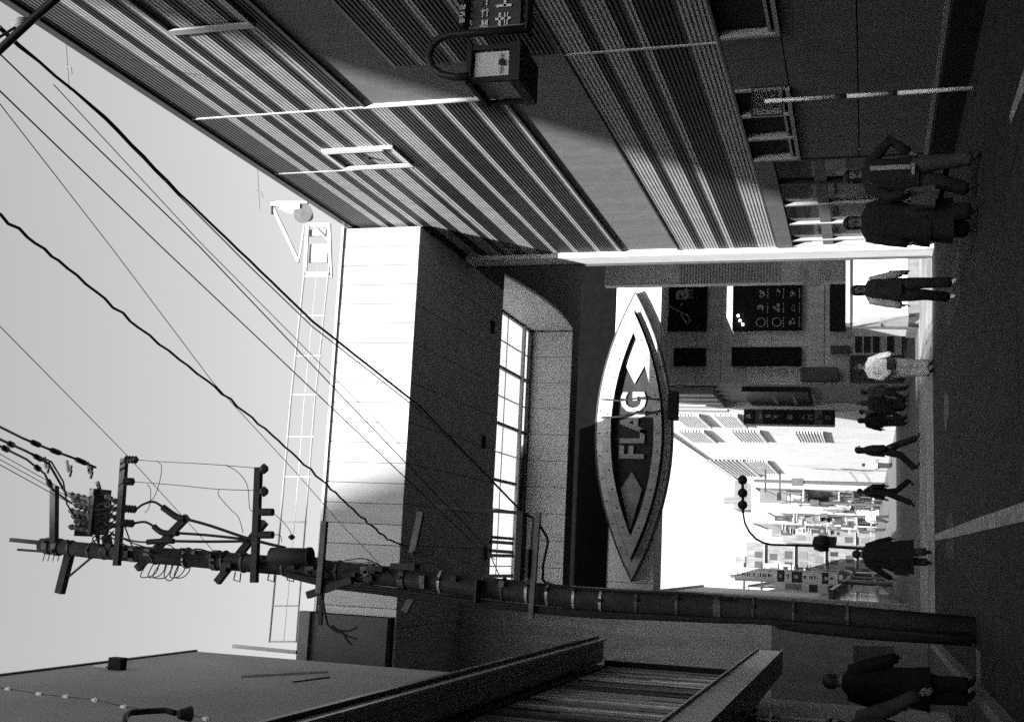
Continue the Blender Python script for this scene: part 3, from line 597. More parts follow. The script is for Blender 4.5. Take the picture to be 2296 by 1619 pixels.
# ------------------------------------------------------------------ utility pole
PY = 17.2
def utility_pole():
    base = aZ(2180, 1408); o = Vector((base.x, PY, 0)); B = empty('utility_pole', 'leaning concrete utility pole crowded with crossarms, insulators and cables', 'utility pole', o)
    def P(x, y, dy=0): return aY(x, y, PY + dy) - o
    axis = [Vector((0, 0, 0)), P(1700, 1368), P(1300, 1342), P(1000, 1306), P(700, 1274), P(400, 1249), P(200, 1234), P(92, 1222)]
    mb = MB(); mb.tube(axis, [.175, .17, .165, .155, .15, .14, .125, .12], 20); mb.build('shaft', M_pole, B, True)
    def on(x):  # point on the axis at picture row x
        ps = [(2180, 1408), (1700, 1368), (1300, 1342), (1000, 1306), (700, 1274), (400, 1249), (200, 1234), (92, 1222)]
        for (a, b), (c, d) in zip(ps, ps[1:]):
            if c <= x <= a: return b + (d - b) * (a - x) / (a - c)
        return 1222
    rb = random.Random(5)
    for x in (110, 130, 160, 205, 235, 262, 300, 350, 420, 485, 505, 548, 640, 700, 760, 830, 905, 990, 1085, 1130, 1185, 1230, 1290, 1350, 1430, 1520, 1610, 1690, 1780, 1900):
        c = P(x, on(x)); mb = MB(); rs_ = (.185 if x > 1300 else .172 if x > 700 else .163 if x > 350 else .14) + rb.uniform(-.004, .012); hb = rb.choice((.015, .02, .05)); c2 = rb.uniform(-.02, .02)
        mb.tube([c - Vector((0, 0, hb)), c + Vector((0, 0, hb))], rs_, 20); q = mb.build('band', M_steel if x % 3 else M_frame, B)
        mb = MB(); a_ = rb.uniform(-.1, .12); mb.box(c + Vector((a_, -rs_ - .03, -.03)), c + Vector((a_ + .05, -rs_ + .03, .03))); mb.build('clamp', M_steelD, q)
    def bar(name, a, b, wd=.09, dy=-.22, m=M_steelD, dy2=None):
        mb = MB(); mb.bar(P(*a, dy), P(*b, dy if dy2 is None else dy2), wd, wd); return mb.build(name, m, B)
    bar('top_pin', (24, 1210), (95, 1217), .07, 0); bar('top_pin', (40, 1232), (120, 1238), .04, 0)
    bar('crossarm', (122, 1090), (121, 1215), .11, -.1); bar('crossarm', (134, 1330), (156, 1242), .13, .15); bar('brace', (150, 1296), (207, 1248), .03, .15)
    bar('crossarm', (279, 1028), (262, 1268), .10, -.25); bar('crossarm', (580, 1048), (570, 1306), .105, -.25)
    bar('crossarm', (420, 1158), (308, 1275), .11, .25); bar('crossarm', (594, 1170), (487, 1305), .11, .25)
    bar('crossarm', (728, 1168), (715, 1330), .09, -.28, M_steel); bar('crossarm', (722, 1332), (718, 1402), .06, .2, M_steelD); bar('crossarm', (690, 1334), (790, 1300), .11, -.2)
    bar('crossarm', (944, 1148), (925, 1240), .1, -.2, M_steel); bar('crossarm', (940, 1310), (908, 1370), .1, .2, M_steel)
    bar('crossarm', (1207, 1148), (1190, 1388), .075, -.3, M_steel); 
    def insul(a, b, r=.07, n=4, name='insulator', m=M_ceramic, dy=-.3):
        p, q = P(*a, dy), P(*b, dy); pts = []; rs = []
        for i in range(n * 2 + 1): pts.append(p.lerp(q, i / (n * 2))); rs.append(r if i % 2 else r * .55)
        mb = MB(); mb.tube(pts, rs, 10); return mb.build(name, m, B)
    for a, b in (((280, 1030), (308, 1031)), ((278, 1079), (300, 1080)), ((280, 1140), (305, 1142)), ((276, 1172), (300, 1174))): insul(a, b)
    for a in ((585, 1051), (585, 1102)): insul(a, (a[0] + 14, a[1]), .09, 1)
    for y in (1148, 1199):
        mb = MB(); mb.tube([P(582, y, -.3), P(612, y, -.3)], .06, 12); mb.build('arrester', M_steelD, B)
    # transformer cluster and switch
    for k, (x0, y0, x1, y1) in enumerate(((205, 1110, 243, 1200), (168, 1176, 208, 1203), (210, 1095, 240, 1115))):
        a, b = P(x0, y0, -.25), P(x1, y1, .25); mb = MB(); mb.box(a, b); mb.build('switch_box', M_steelD if k == 0 else M_steel, B)
    for k in range(7):
        y = 1112 + k * 12; insul((155 + (k % 3) * 6, y - 4 + 0), (208, y + 8), .055, 4, 'bushing', M_ceramic, -.2 + .07 * (k % 3))
    for k in range(4): insul((236, 1112 + k * 20), (262, 1125 + k * 18), .05, 3, 'bushing', M_ceramic, -.15)
    bar('switch_bracket', (238, 1200), (245, 1240), .12, 0)
    bar('switch_arm', (218, 1080), (228, 1112), .05, -.1)
    mb = MB(); a = P(606, 1246, -.3); b = P(690, 1248, -.3); mb.tube([a, a.lerp(b, .03), b.lerp(a, .03), b], [.11, .135, .135, .11], 18); mb.build('transformer', M_steelD, B, True)
    mb = MB(); mb.tube([P(735 - 45, 1248, -.3), P(697, 1248, -.3)], .15, 18); mb.build('transformer_cap', M_blackm, B)
    # bracket frame
    for a, b in (((978, 1137), (1172, 1150)), ((1102, 1148), (1098, 1250)), ((1172, 1150), (1160, 1300)), ((1199, 1160), (1186, 1310)), ((1097, 1214), (1150, 1218)), ((1097, 1234), (1150, 1238)), ((1100, 1245), (1152, 1246)), ((1088, 1291), (1150, 1291)), ((1067, 1300), (1070, 1348))):
        bar('bracket_bar', a, b, .05, -.25)
    for x0, y0, x1, y1 in ((1180, 1230, 1193, 1295), (1160, 1150, 1176, 1300), (820, 1268, 870, 1281), (875, 1262, 942, 1278), (1064, 1300, 1078, 1350)):
        mb = MB(); mb.box(P(x0, y0, -.4), P(x1, y1, -.15)); mb.build('junction_box', M_steelD, B)
    # loops of spare cable, steps, small straps
    for cx, cy, r in ((948, 1240, 14), (955, 1238, 11)):
        pts = [P(cx + r * 1.6 * math.cos(t), cy + r * .55 * math.sin(t), -.35) for t in [k * math.pi / 8 for k in range(17)]]
        mb = MB(); mb.tube(pts, .018, 6, False); mb.build('cable_loop', M_cable, B)
    for x in (96, 107, 118, 129):
        mb = MB(); mb.tube([P(x + 4, 1243, 0), P(x, 1258, 0)], .008, 5); mb.build('strap', M_steelD, B)
    rnd = random.Random(4)
    for x in (330, 345, 360, 375, 390, 402):
        pts = [P(x, 1262, -.1), P(x - 12 + rnd.uniform(-6, 6), 1292, -.12), P(x + 8, 1298 + rnd.uniform(-8, 6), -.12), P(x + 22, 1280, -.1), P(x + 26, 1264, -.1)]
        mb = MB(); mb.tube(smooth(pts), .009, 5); mb.build('loose_wire', M_cable, B)
    for x in (528, 604, 648, 676):
        pts = [P(x, 1282, -.1), P(x - 4, 1300, -.1), P(x + 10, 1304, -.1), P(x + 12, 1284, -.1)]
        mb = MB(); mb.tube(pts, .012, 5); mb.build('step_iron', M_steelD, B)
    # thick cables down the left side of the pole
    for k, off in enumerate((0, 9, 17)):
        pts = [P(640, 1284 + off * .4, -.15), P(740, 1305 + off * .6, -.2), P(850, 1318 + off * .7, -.2), P(1000, 1340 + off * .6, -.2), P(1150, 1357 + off * .5, -.2), P(1300, 1372 + off * .5, -.2), P(1450, 1380 + off * .4, -.2), P(1600, 1388 + off * .3, -.2), P(1760, 1395 + off * .3, -.2), P(2170, 1432 + off * .2, -.2)]
        mb = MB(); mb.tube(smooth(pts), .034 - .006 * k, 8); mb.build('riser_cable', M_cable, B, True)
    mb = MB(); mb.tube([P(1745, 1396, -.1), P(1800, 1405, -.15), P(1950, 1420, -.15), P(2178, 1434, -.15)], .085, 10); mb.build('riser_duct', M_blackm, B, True)
    mb = MB(); mb.tube(smooth([P(1175, 1150, -.2), P(1200, 1165, -.2), P(1215, 1185, -.2), P(1228, 1212, -.2), P(1222, 1245, -.2), P(1218, 1280, -.2), P(1235, 1310, -.2), P(1400, 1325, -.2), P(1560, 1332, -.2), P(1640, 1345, -.2)]), .02, 6); mb.build('drop_cable', M_cable, B, True)
    rc = random.Random(9)
    for k in range(22):
        x = rc.uniform(230, 1250); yy = on(x) + rc.uniform(-14, 14); c = P(x, yy, -.2); sz = rc.uniform(.03, .07)
        mb = MB(); mb.box(c + Vector((-sz, -.05, -sz * .7)), c + Vector((sz, .05, sz * rc.uniform(.7, 1.6)))); mb.build('fitting', M_steelD if k % 3 else M_steel, B)
    for k in range(12):
        x = rc.uniform(250, 900); x2 = x + rc.uniform(60, 180); y1_ = on(x) + rc.uniform(-20, 8); y2_ = on(x2) + rc.uniform(-20, 6)
        mb = MB(); mb.tube(smooth([P(x, y1_, -.22), P((x + x2) / 2, (y1_ + y2_) / 2 + rc.uniform(-26, 4), -.26), P(x2, y2_, -.22)]), rc.choice((.006, .009, .013)), 5); mb.build('tie_wire', M_cable, B)
    for k in range(9):
        y0_ = 1118 + k * 9; mb = MB(); mb.tube(smooth([P(262 + rc.uniform(-8, 8), y0_, -.25), P(240, y0_ + rc.uniform(5, 20), -.3), P(215 + rc.uniform(-10, 10), y0_ + 25, -.2), P(222, 1225, -.15)]), .012, 5); mb.build('lead_wire', M_cable, B)
    for a, b in (((735, 1400), (770, 1418)), ((745, 1402), (800, 1432)), ((760, 1412), (802, 1406)), ((768, 1415), (790, 1445)), ((722, 1330), (735, 1400))):
        mb = MB(); mb.tube(smooth([P(*a, -.2), P((a[0] + b[0]) / 2, (a[1] + b[1]) / 2 + 5, -.2), P(*b, -.2)]), .016, 6); mb.build('cable_tail', M_cable, B)
    # three curved jumper cables
    for pts, r in (([(305, 1142), (322, 1130), (345, 1125), (365, 1137)], .02), ([(300, 1173), (325, 1170), (345, 1180)], .02), ([(365, 1137), (395, 1158), (415, 1163)], .055), ([(345, 1180), (365, 1194), (400, 1195)], .05), ([(330, 1215), (360, 1213), (390, 1213)], .045),
                   ([(415, 1163), (470, 1178), (560, 1208), (640, 1228)], .024), ([(400, 1195), (470, 1200), (560, 1210)], .022), ([(390, 1213), (470, 1214), (560, 1213)], .022), ([(250, 1198), (300, 1213), (335, 1215)], .014),
                   ([(278, 1175), (300, 1235), (312, 1268)], .012), ([(225, 1190), (300, 1230), (420, 1262)], .012), ([(225, 1180), (300, 1218), (430, 1255)], .01)):
        mb = MB(); mb.tube(smooth([P(x, y, -.28) for x, y in pts]), r, 8); mb.build('jumper_cable', M_cable, B, True)
    for pts in ([(308, 1031), (360, 1035), (470, 1041), (582, 1050)], [(300, 1080), (400, 1088), (480, 1096), (580, 1100)], [(350, 1033), (362, 1045), (358, 1080), (345, 1115), (330, 1125)], [(505, 1042), (535, 1060), (555, 1090), (560, 1140), (572, 1146)], [(492, 1097), (490, 1110), (515, 1140), (535, 1160), (545, 1195)], [(330, 1085), (338, 1100), (335, 1135), (325, 1150)],
                [(612, 1150), (635, 1170), (650, 1190), (654, 1202)], [(612, 1199), (628, 1200), (632, 1215)]):
        mb = MB(); mb.tube(smooth([P(x, y, -.3) for x, y in pts]), .006, 5); mb.build('thin_wire', M_cable, B)
    c = P(654, 1204, -.3); mb = MB(); mb.tube([c + Vector((0, 0, .05)), c, c - Vector((0, 0, .05))], [.02, .05, .02], 10); mb.build('ball', M_cable, B)
utility_pole()

def wires():
    def W(label, pts, r, seg=6, wob=0, r2=None, cat='cable', name='overhead_cable'):
        """pts: (row, column, Y) nodes hung between real points"""
        ps = [aY(x, y, Y) for x, y, Y in pts]; out = []
        # smooth through nodes
        for i in range(len(ps) - 1):
            a, b = ps[i], ps[i + 1]; n = seg
            for k in range(n):
                t = k / n; v = a.lerp(b, t)
                if wob: v += Vector((wob * math.sin((i + t) * 21), 0, wob * math.cos((i + t) * 17)))
                out.append(v)
        out.append(ps[-1]); o = out[0].copy(); mb = MB(o); mb.tube(out, r, 6); q = mb.build(name, M_cable, None, True); q.location = o
        tag(q, label, cat, 'overhead wires')
    W('thick twin cable from the top corner down to the pole bracket', [(-60, 10, 8.2), (0, 68, 8.6), (235, 262, 10.4), (400, 432, 11.9), (560, 585, 13.0), (700, 720, 14.0), (940, 910, 15.7), (1170, 1147, 17.0)], .017, 6, .008)
    W('slack thin cable running just below the thick twin cable', [(-60, 8, 8.1), (0, 60, 8.5), (235, 268, 10.3), (400, 438, 11.8), (560, 598, 13.0), (700, 732, 14.0), (940, 920, 15.7), (1110, 1085, 16.8)], .008, 6, .005)
    W('thin straight wire, second from the thick twin cable', [(-60, 68, 8), (0, 122, 8.5), (447, 553, 12), (790, 913, 15), (1090, 1225, 17.2), (1120, 1290, 17.3)], .008)
    W('very faint fine wire running close above the second wire', [(120, 190, 9), (447, 542, 12), (790, 888, 15), (1060, 1165, 17)], .005)
    W('thin wire starting lower on the upper edge of the sky', [(-60, 150, 8), (0, 205, 8.5), (361, 553, 11.8), (790, 958, 15), (1060, 1215, 17.3), (1110, 1255, 17.4)], .008)
    W('fine wire ending in a small ball near the crossarm', [(-60, 160, 8), (0, 234, 8.5), (248, 553, 11.5), (478, 858, 14), (668, 1064, 16), (762, 1172, 16.8), (850, 1262, 17.2)], .005)
    W('thick wavy black cable sagging across the sky to the pole', [(-60, 440, 8), (0, 483, 8.6), (150, 600, 10), (310, 734, 11.8), (482, 868, 13.6), (610, 975, 14.9), (723, 1078, 15.9), (800, 1150, 16.4), (868, 1208, 16.8), (945, 1240, 17.1)], .016, 8, .012)
    W('fine wire from the sky edge passing above the upper crossarm', [(-60, 670, 9), (0, 732, 9.8), (286, 1022, 13.8), (430, 1180, 16), (500, 1260, 17.2)], .005)
    FD = [('uppermost heavy feeder cable running to the forked insulators', .020, [(-60, 925, 12), (0, 957, 13.5), (50, 982, 14.6), (110, 1007, 15.4), (160, 1025, 16), (215, 1048, 16.6)]),
          ('second heavy feeder cable bending down beside the post of the pole top', .020, [(-60, 955, 12), (0, 985, 13.5), (60, 1012, 14.8), (110, 1040, 15.6), (130, 1075, 16.2), (150, 1110, 16.9)]),
          ('third feeder cable dropping into the bushings', .018, [(-60, 968, 12), (0, 1000, 13.5), (60, 1030, 14.8), (100, 1062, 15.8), (118, 1098, 16.4), (160, 1128, 17)]),
          ('long curved feeder hanging low beside the pole top', .014, [(60, 1012, 14.8), (115, 1035, 15.6), (142, 1080, 16), (150, 1130, 16.5), (170, 1160, 17), (205, 1176, 17)]),
          ('fine feeder wire below the heavy cables, upper one', .006, [(-60, 985, 12), (0, 1018, 13.5), (120, 1085, 15.6), (215, 1140, 17)]),
          ('fine feeder wire below the heavy cables, middle one', .006, [(-60, 1000, 12), (0, 1030, 13.5), (120, 1096, 15.6), (225, 1150, 17)]),
          ('lowest fine feeder wire reaching the crossarm', .007, [(-60, 1010, 12), (0, 1042, 13.5), (120, 1108, 15.6), (270, 1185, 17)])]
    for lb, r, nodes in FD: W(lb, nodes, r)
    SL = [('on the uppermost cable, outer one', 0, 2, .5), ('on the uppermost cable, middle one', 0, 3, .3), ('on the uppermost cable, nearest the forked insulators', 0, 4, .4), ('on the second cable nearest the edge of the view', 1, 1, .4), ('on the second cable, inner one', 1, 2, .5), ('on the third cable nearest the edge of the view', 2, 1, .2), ('on the third cable, inner one', 2, 2, .6), ('on the third cable, closest to the bushings', 2, 3, .6)]
    for lb, ci, ni, t in SL:
        n0, n1 = FD[ci][2][ni], FD[ci][2][ni + 1]; p, q = aY(*n0), aY(*n1); c = p.lerp(q, t); d = (q - p).normalized() * .16
        mb = MB(c); mb.tube([c - d, c - d * .6, c + d * .5, c + d], [.022, .045, .045, .022], 8); o = mb.build('cable_sleeve', M_cable, None, True); o.location = c
        tag(o, 'bulging dark splice sleeve ' + lb, 'cable sleeve', 'cable sleeves')
    for k, (x, y) in enumerate(((108, 1038), (158, 1046), (205, 1050))):
        o = aY(x, y, 16.4); B = empty('hanging_insulator', 'forked insulator hanging below the feeder cables, %s' % ('farthest from the switch', 'middle one', 'nearest the switch')[k], 'insulator', o, 0, 'forked insulators')
        for dy in (-5, 5): mb = MB(); mb.tube([aY(x - 5, y + dy + 4, 16.4) - o, aY(x + 2, y + dy + 4, 16.4) - o, aY(x - 2, y + dy + 18, 16.4) - o], .025, 6); mb.build('prong', M_steelD, B)
        mb = MB(); mb.bar(aY(x - 8, y - 14, 16.4) - o, aY(x - 5, y + 12, 16.4) - o, .03); mb.build('yoke', M_steelD, B)
wires()

# ------------------------------------------------------------------ street lamp with three globes
def street_lamp():
    b = aZ(2050, 1240); Y = b.y; B = empty('street_lamp', 'slim black street lamp with a curved arm ending in globe lamps', 'street lamp', b)
    def P(x, y): return aY(x, y, Y) - b
    mb = MB(); mb.tube([Vector((0, 0, 0)), P(1960, 1232), P(1840, 1224), P(1730, 1221), P(1712, 1217), P(1695, 1208), P(1680, 1192), P(1670, 1172), P(1666, 1150), P(1666, 1135)], [.05, .045, .04, .035, .035, .035, .033, .03, .028, .028], 10); mb.build('pole', M_black, B, True)
    for y in (1132, 1105, 1076):
        me = bpy.data.meshes.new('globe'); bm = bmesh.new(); bmesh.ops.create_uvsphere(bm, u_segments=16, v_segments=10, radius=.155); bm.to_mesh(me); bm.free()
        for p in me.polygons: p.use_smooth = True
        q = link('globe', me, M_black, B); q.location = P(1665, y)
    mb = MB(); mb.tube([P(1666, 1150), P(1665, 1070)], .045, 8); mb.build('arm', M_black, B)
    mb = MB(); c = P(1840, 1218); mb.tube([c + Vector((.0, 0, .25)), c + Vector((0, 0, .2)), c + Vector((0, 0, 0)), c - Vector((0, 0, .25))], [.05, .2, .26, .24], 16); mb.build('lamp_hood', M_black, B, True)
    mb = MB(); c = P(1866, 1222); mb.box(c + Vector((-.08, -.1, -.12)), c + Vector((.25, .1, .12))); mb.build('camera_box', M_black, B)
street_lamp()

# ------------------------------------------------------------------ buildings beyond the bridge
def sign_shop():
    Y = 46.6; B = empty('corner_shop_building', 'grey shop building facing the viewer with big dark menu boards', 'building', (0, 0, 0))
    XL, XR = 6.9, 17.0
    M_w = mat('shop_wall', .42, .8, .1, 2, dirt=.2)
    mb = MB(); mb.box((XL, Y, 0), (XR, Y + 5.3, 12.5)); mb.build('wall', M_w, B)
    # facade tiles
    z = 3.0
    while z < 12:
        mb = MB(); mb.box((XL, Y - .03, z), (XR, Y - .005, z + .98)); mb.build('wall_panel', M_w, B); z += 1.0
    def board(x0, x1, y0, y1, m, name='sign_board', d=.15):
        a, b = aY(x0, y0, Y - .2), aY(x1, y1, Y - .2); mb = MB(); mb.box((a.x, Y - .2, a.z), (b.x, Y - .04, b.z)); return mb.build(name, m, B), a, b
    M_b = mat('board_black', .008, .7, .2, 4, spec=.05)
    q, a, b = board(1480, 1586, 742, 636, M_b)
    m2 = mat('board_print', .22, .6, .15, 9)
    # script letters and small capitals
    x0, zt, bw_, bh_ = a.x, b.z if b.z > a.z else a.z, abs(b.x - a.x), abs(b.z - a.z)
    def U(x, y): return (x0 + bw_ * (565 - y) / 535, Y - .207, zt - bh_ * (x - 130) / 510)
    p = U(345, 148); place_text('a', 1.0, (p[0], Y - .205, p[2]), m2, B, .004, bold=.03, sx=1.1)
    p = U(465, 148); place_text('SYS', .26, (p[0], Y - .205, p[2]), m2, B, .004)
    for st, rad in (([(205, 160), (222, 250), (215, 400), (190, 510), (150, 540), (122, 480), (135, 400)], .025), ([(190, 265), (235, 290), (300, 325), (380, 365), (440, 400), (462, 450), (432, 490), (392, 440), (358, 375)], .032), ([(375, 245), (350, 285)], .04)):
        mb = MB(); mb.tube([U(*q_) for q_ in st], rad, 5); mb.build('lettering', m2, B)
    board(1510, 1582, 820, 780, M_b)
    q, a, b = board(1642, 1797, 741, 636, M_b)
    r = random.Random(3)
    for i in range(3):
        for j in range(3):
            x = a.x + (b.x - a.x) * (.17 + .31 * j); z = a.z + (b.z - a.z) * (.42 + .23 * i); mb = MB()
            n = 6; R = .17
            if j == 0 and i < 2:
                mb.tube([(x + R * math.cos(t), Y - .205, z + R * math.sin(t)) for t in [k * math.pi / 8 for k in range(17)]], .022, 5, False)
            else:
                for k in range(n):
                    t = r.uniform(0, 6.28); rr = r.uniform(0, .13); s = r.uniform(.03, .08); mb.box((x + rr * math.cos(t) - s, Y - .21, z + rr * math.sin(t) - s * .6), (x + rr * math.cos(t) + s, Y - .201, z + rr * math.sin(t) + s * .6))
            for k in range(4): mb.box((x - .2 + k * .11, Y - .21, z - .27), (x - .13 + k * .11, Y - .201, z - .23))
            q_ = mb.build('menu_icon', m2, B); q_['kind'] = 'stuff'
    for (x, y) in ((1655, 708), (1659, 719), (1665, 727)):
        p = aY(x, y, Y - .3); mb = MB(); mb.tube([p + Vector((0, .05, 0)), p], .05, 10)
        e = bpy.data.materials.get('spot_bulb')
        if not e:
            e = bpy.data.materials.new('spot_bulb'); e.use_nodes = True; pb = e.node_tree.nodes['Principled BSDF']; pb.inputs['Emission Color'].default_value = (1, 1, 1, 1); pb.inputs['Emission Strength'].default_value = 3
        mb.build('spotlight', e, B)
    q, a, b = board(1640, 1796, 820, 778, M_b)
    g = glyphs(9, 1, 1, True, 21, .23, .03).build('lettering', m2, B); g.location = (b.x - .95, Y - .205, a.z - 1.0)
    # canopy, shop window frames
    q, a, b = board(1860, 1905, 742, 622, M_blackm, 'awning')
    mb = MB(); a = aY(1795, 852, Y - .6); b = aY(1880, 826, Y - .6); mb.box((a.x, Y - .9, a.z), (b.x, Y - .04, b.z)); mb.build('awning', mat('awning_cloth', .07, .8, .2, 4), B)
    q, a, b = board(1862, 1905, 792, 775, mat('dull_board', .06, .6, .2, 4))
    q, a, b = board(1912, 2022, 798, 735, mat('menu_case', .3, .5, .15, 6), 'menu_case')
    for k in range(4):
        xx = 1917 + k * 20 + (12 if k == 3 else 0)
        c0, c1 = aY(xx, 790, Y - .26), aY(xx + 14, 748, Y - .26); mb = MB(); mb.box((c0.x, Y - .24, c0.z), (c1.x, Y - .21, c1.z)); mb.build('menu_sheet', M_steelD, B)
    for k in range(6):
        c0 = aY(r.uniform(1950, 2010), r.uniform(738, 750), Y - .26); mb = MB(); mb.box((c0.x, Y - .24, c0.z), (c0.x + .15, Y - .21, c0.z + .14)); mb.build('menu_photo', M_black, B)
    mb = MB(); a = aY(1905, 858, Y - .1); b = aY(2035, 800, Y - .1); mb.box((a.x, Y - .14, 0), (b.x, Y - .04, a.z)); mb.build('shop_window', M_glassD, B)
    for y in (800, 829, 857):
        a = aY(1905, y, Y - .1); mb = MB(); mb.box((a.x - .04, Y - .2, 0), (a.x + .04, Y - .145, a.z)); mb.build('mullion', M_frameD, B)
sign_shop()
def kiosk():
    Y = 33.6; o = aY(1985, 735, Y); B = empty('white_kiosk', 'bright white sunlit shop front with angled glass door at the corner', 'shop', (0, 0, 0))
    a = aY(1906, 722, Y); b = aY(2070, 560, Y)
    mb = MB(); mb.box((a.x, Y, 0.3), (b.x + 3, Y + 2.2, a.z)); mb.build('wall', M_white, B)
    mb = MB(); mb.box((a.x - .05, Y - .1, a.z), (b.x + 3, Y + 2.3, a.z + .12)); mb.build('fascia', M_frame, B)
    mb = MB(); mb.box((a.x - .05, Y - .03, 0), (b.x + 3, Y + 2.2, .29)); mb.build('plinth', M_conc, B)
    p = aY(1912, 735, Y); q = aY(2050, 708, Y - .6)
    mb = MB(); mb.prism([(p.x, Y - .02, p.z), (p.x, Y - .02, .3), (q.x, Y - .7, .3), (q.x, Y - .3, p.z)], (.03, 0, 0)); mb.build('door', glass('door_glass', .3, .1, .6), B)
    mb = MB(); mb.bar((p.x, Y - .05, p.z), (q.x, Y - .5, .5), .05); mb.bar((p.x, Y - .05, p.z), (p.x - .05, Y - .1, .2), .06); mb.bar((p.x, Y - .06, 1.0), (q.x, Y - .45, 1.0), .05); mb.build('door_frame', M_frameD, B)
    for k in range(5):
        x = a.x + .25 + k * .42; mb = MB(); mb.box((x, Y - .02, .6 + .1 * (k % 2)), (x + .3, Y - .004, 1.5)); mb.build('poster', mat('kposter%d' % (k % 3), (.55, .65, .75)[k % 3], .7, .3, 14), B)
    # pale ribbed screen behind, above
    z0, z1 = 2.0, 9.5; x0 = aY(1700, 634, 36).x
    mb = MB(); mb.box((x0, 36.05, z0 - 2), (x0 + 6, 36.4, z1)); mb.build('wall', mat('pale_wall', .8, .5, .1, 2, dirt=.1), B)
    n = 60
    for k in range(0, n):
        z = z0 + 2 + (z1 - z0 - 2) * k / n; 
        if k % 1 == 0 and k < 34: mb = MB(); mb.box((x0, 36.0, z), (x0 + 6, 36.045, z + .06)); mb.build('slat', M_white, B)
    place_text('C', 1.1, (aY(1825, 617, 35.9).x, 35.99, aY(1825, 617, 35.9).z), M_white, B, .01, bold=.03)
kiosk()

def far_wall(x, y0, y1, z1, side, label, v=.62, name='building'):
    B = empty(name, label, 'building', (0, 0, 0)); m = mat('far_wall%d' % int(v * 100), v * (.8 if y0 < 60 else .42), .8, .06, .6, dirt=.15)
    xs = (x, x + 12) if side > 0 else (x - 12, x)
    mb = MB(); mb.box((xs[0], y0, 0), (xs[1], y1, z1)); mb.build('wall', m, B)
    mb = MB(); mb.box((xs[0] - (.1 if side > 0 else 0), y0 - .05, z1), (xs[1] + (.1 if side < 0 else 0), y1 + .05, z1 + .15)); mb.build('roof', m, B)
    return B
def white_block():
    X = 6.9; B = far_wall(X, 52.3, 107, 12.0, 1, 'long white building on the right beyond the bridge with hatched windows', .80)
    M_fin = mat('window_dark', .10, .4, .2, 4)
    for k, (x0, x1, y0, y1) in enumerate(((1515, 1585, 928, 955), (1603, 1668, 928, 955), (1527, 1597, 964, 989), (1640, 1716, 964, 989), (1776, 1852, 967, 990), (1597, 1690, 1030, 1066), (1672, 1738, 1032, 1060))):
        xm, ym = (x0 + x1) / 2, (y0 + y1) / 2; Ya, Yb = aX(xm, y0, X).y, aX(xm, y1, X).y; za, zb = aX(x0 + 10, ym, X).z, aX(x1 - 8, ym, X).z
        mb = MB(); mb.box((X - .02, Ya, zb), (X + .05, Yb, za)); f = mb.build('window', M_fin, B)
        n = 9
        for i in range(n):
            z = zb + (za - zb) * (i + .5) / n; mb = MB(); mb.box((X - .12, Ya, z - .03), (X - .025, Yb, z + .03)); mb.build('louvre', M_white, f)
        mb = MB(); mb.box((X - .15, Ya - .1, zb - .1), (X - .0, Yb + .1, zb - .03)); mb.build('sill', M_white, f)
    # vertical fins near the corner
    for k in range(5):
        Yk = 47.0 + k * 1.25; a = aX(1612, 880, X).z; mb = MB(); mb.box((X - .35, Yk, a), (X - .05, Yk + .8, a + 4)); mb.build('fin', M_face, B)
    mb = MB(); mb.box((X - .06, 46.65, 8.5), (X - .002, 52.2, 8.8)); mb.build('ledge', M_tan, B)
    Ya, Yb = 47.2, 51.6; mb = MB(); mb.box((X - .2, Ya, aX(1815, 880, X).z), (X - .02, Yb, aX(1672, 880, X).z)); mb.build('sign_board', M_black, B)
    for k in range(3): mb = MB(); zz = 3.4 + k * .8; mb.box((X - .215, Ya + .5, zz), (X - .205, Yb - .8, zz + .12)); mb.build('lettering', mat('board_print', .22), B)
    mb = MB(); mb.box((X - .3, 51.7, 1.8), (X - .02, 52.3, 8.0)); mb.build('pilaster', M_white, B)
white_block()
def sign_tower(x0, x1, y0, y1, Y, label, cells, seed):
    a, b = aY(x1, y1, Y), aY(x0, y0, Y); o = Vector((a.x, Y, a.z)); B = empty('vertical_sign', label, 'sign', o)
    W_, H_ = b.x - a.x, b.z - a.z; r = random.Random(seed)
    mb = MB(); mb.box((0, .02, 0), (W_, .5, H_)); mb.build('case', M_black, B)
    for t in (0, 1): mb = MB(); mb.box((t * W_ - .03, -.06, 0), (t * W_ + .03, .018, H_)); mb.build('frame', M_frame, B)
    z = H_
    for h, v in cells:
        hh = h * H_; z0 = z - hh; mb = MB(); mb.box((.04, -.02, z0 + .03), (W_ - .04, .015, z - .03)); mb.build('sign_panel', mat('tower%d' % int(v * 100), v, .5, .15, 4), B)
        g = glyphs(max(1, int(hh / (W_ * .45))), 1, 1, True, r.randint(0, 999), W_ * .34, .03); q = g.build('lettering', mat('tower_print_l', .35) if v < .1 else mat('tower_print_d', .03), B); q.location = (W_ / 2, -.025, z - W_ * .28)
        z = z0
    mb = MB(); mb.bar((W_, .25, H_ * .9), (W_ + .6, .25, H_ * .9), .06); mb.bar((W_, .25, H_ * .1), (W_ + .6, .25, H_ * .1), .06); mb.build('bracket', M_steelD, B)
sign_tower(1668, 1872, 915, 955, 52.0, 'tall black framed vertical sign stack projecting from the white building', [(.12, .015), (.1, .06), (.24, .015), (.14, .015), (.17, .015), (.1, .1), (.13, .015)], 3)
sign_tower(1648, 1880, 1272, 1312, 62.0, 'tall vertical sign stack on the left side of the far street', [(.42, .3), (.06, .02), (.08, .3), (.09, .015), (.2, .3), (.05, .015), (.1, .3)], 8)

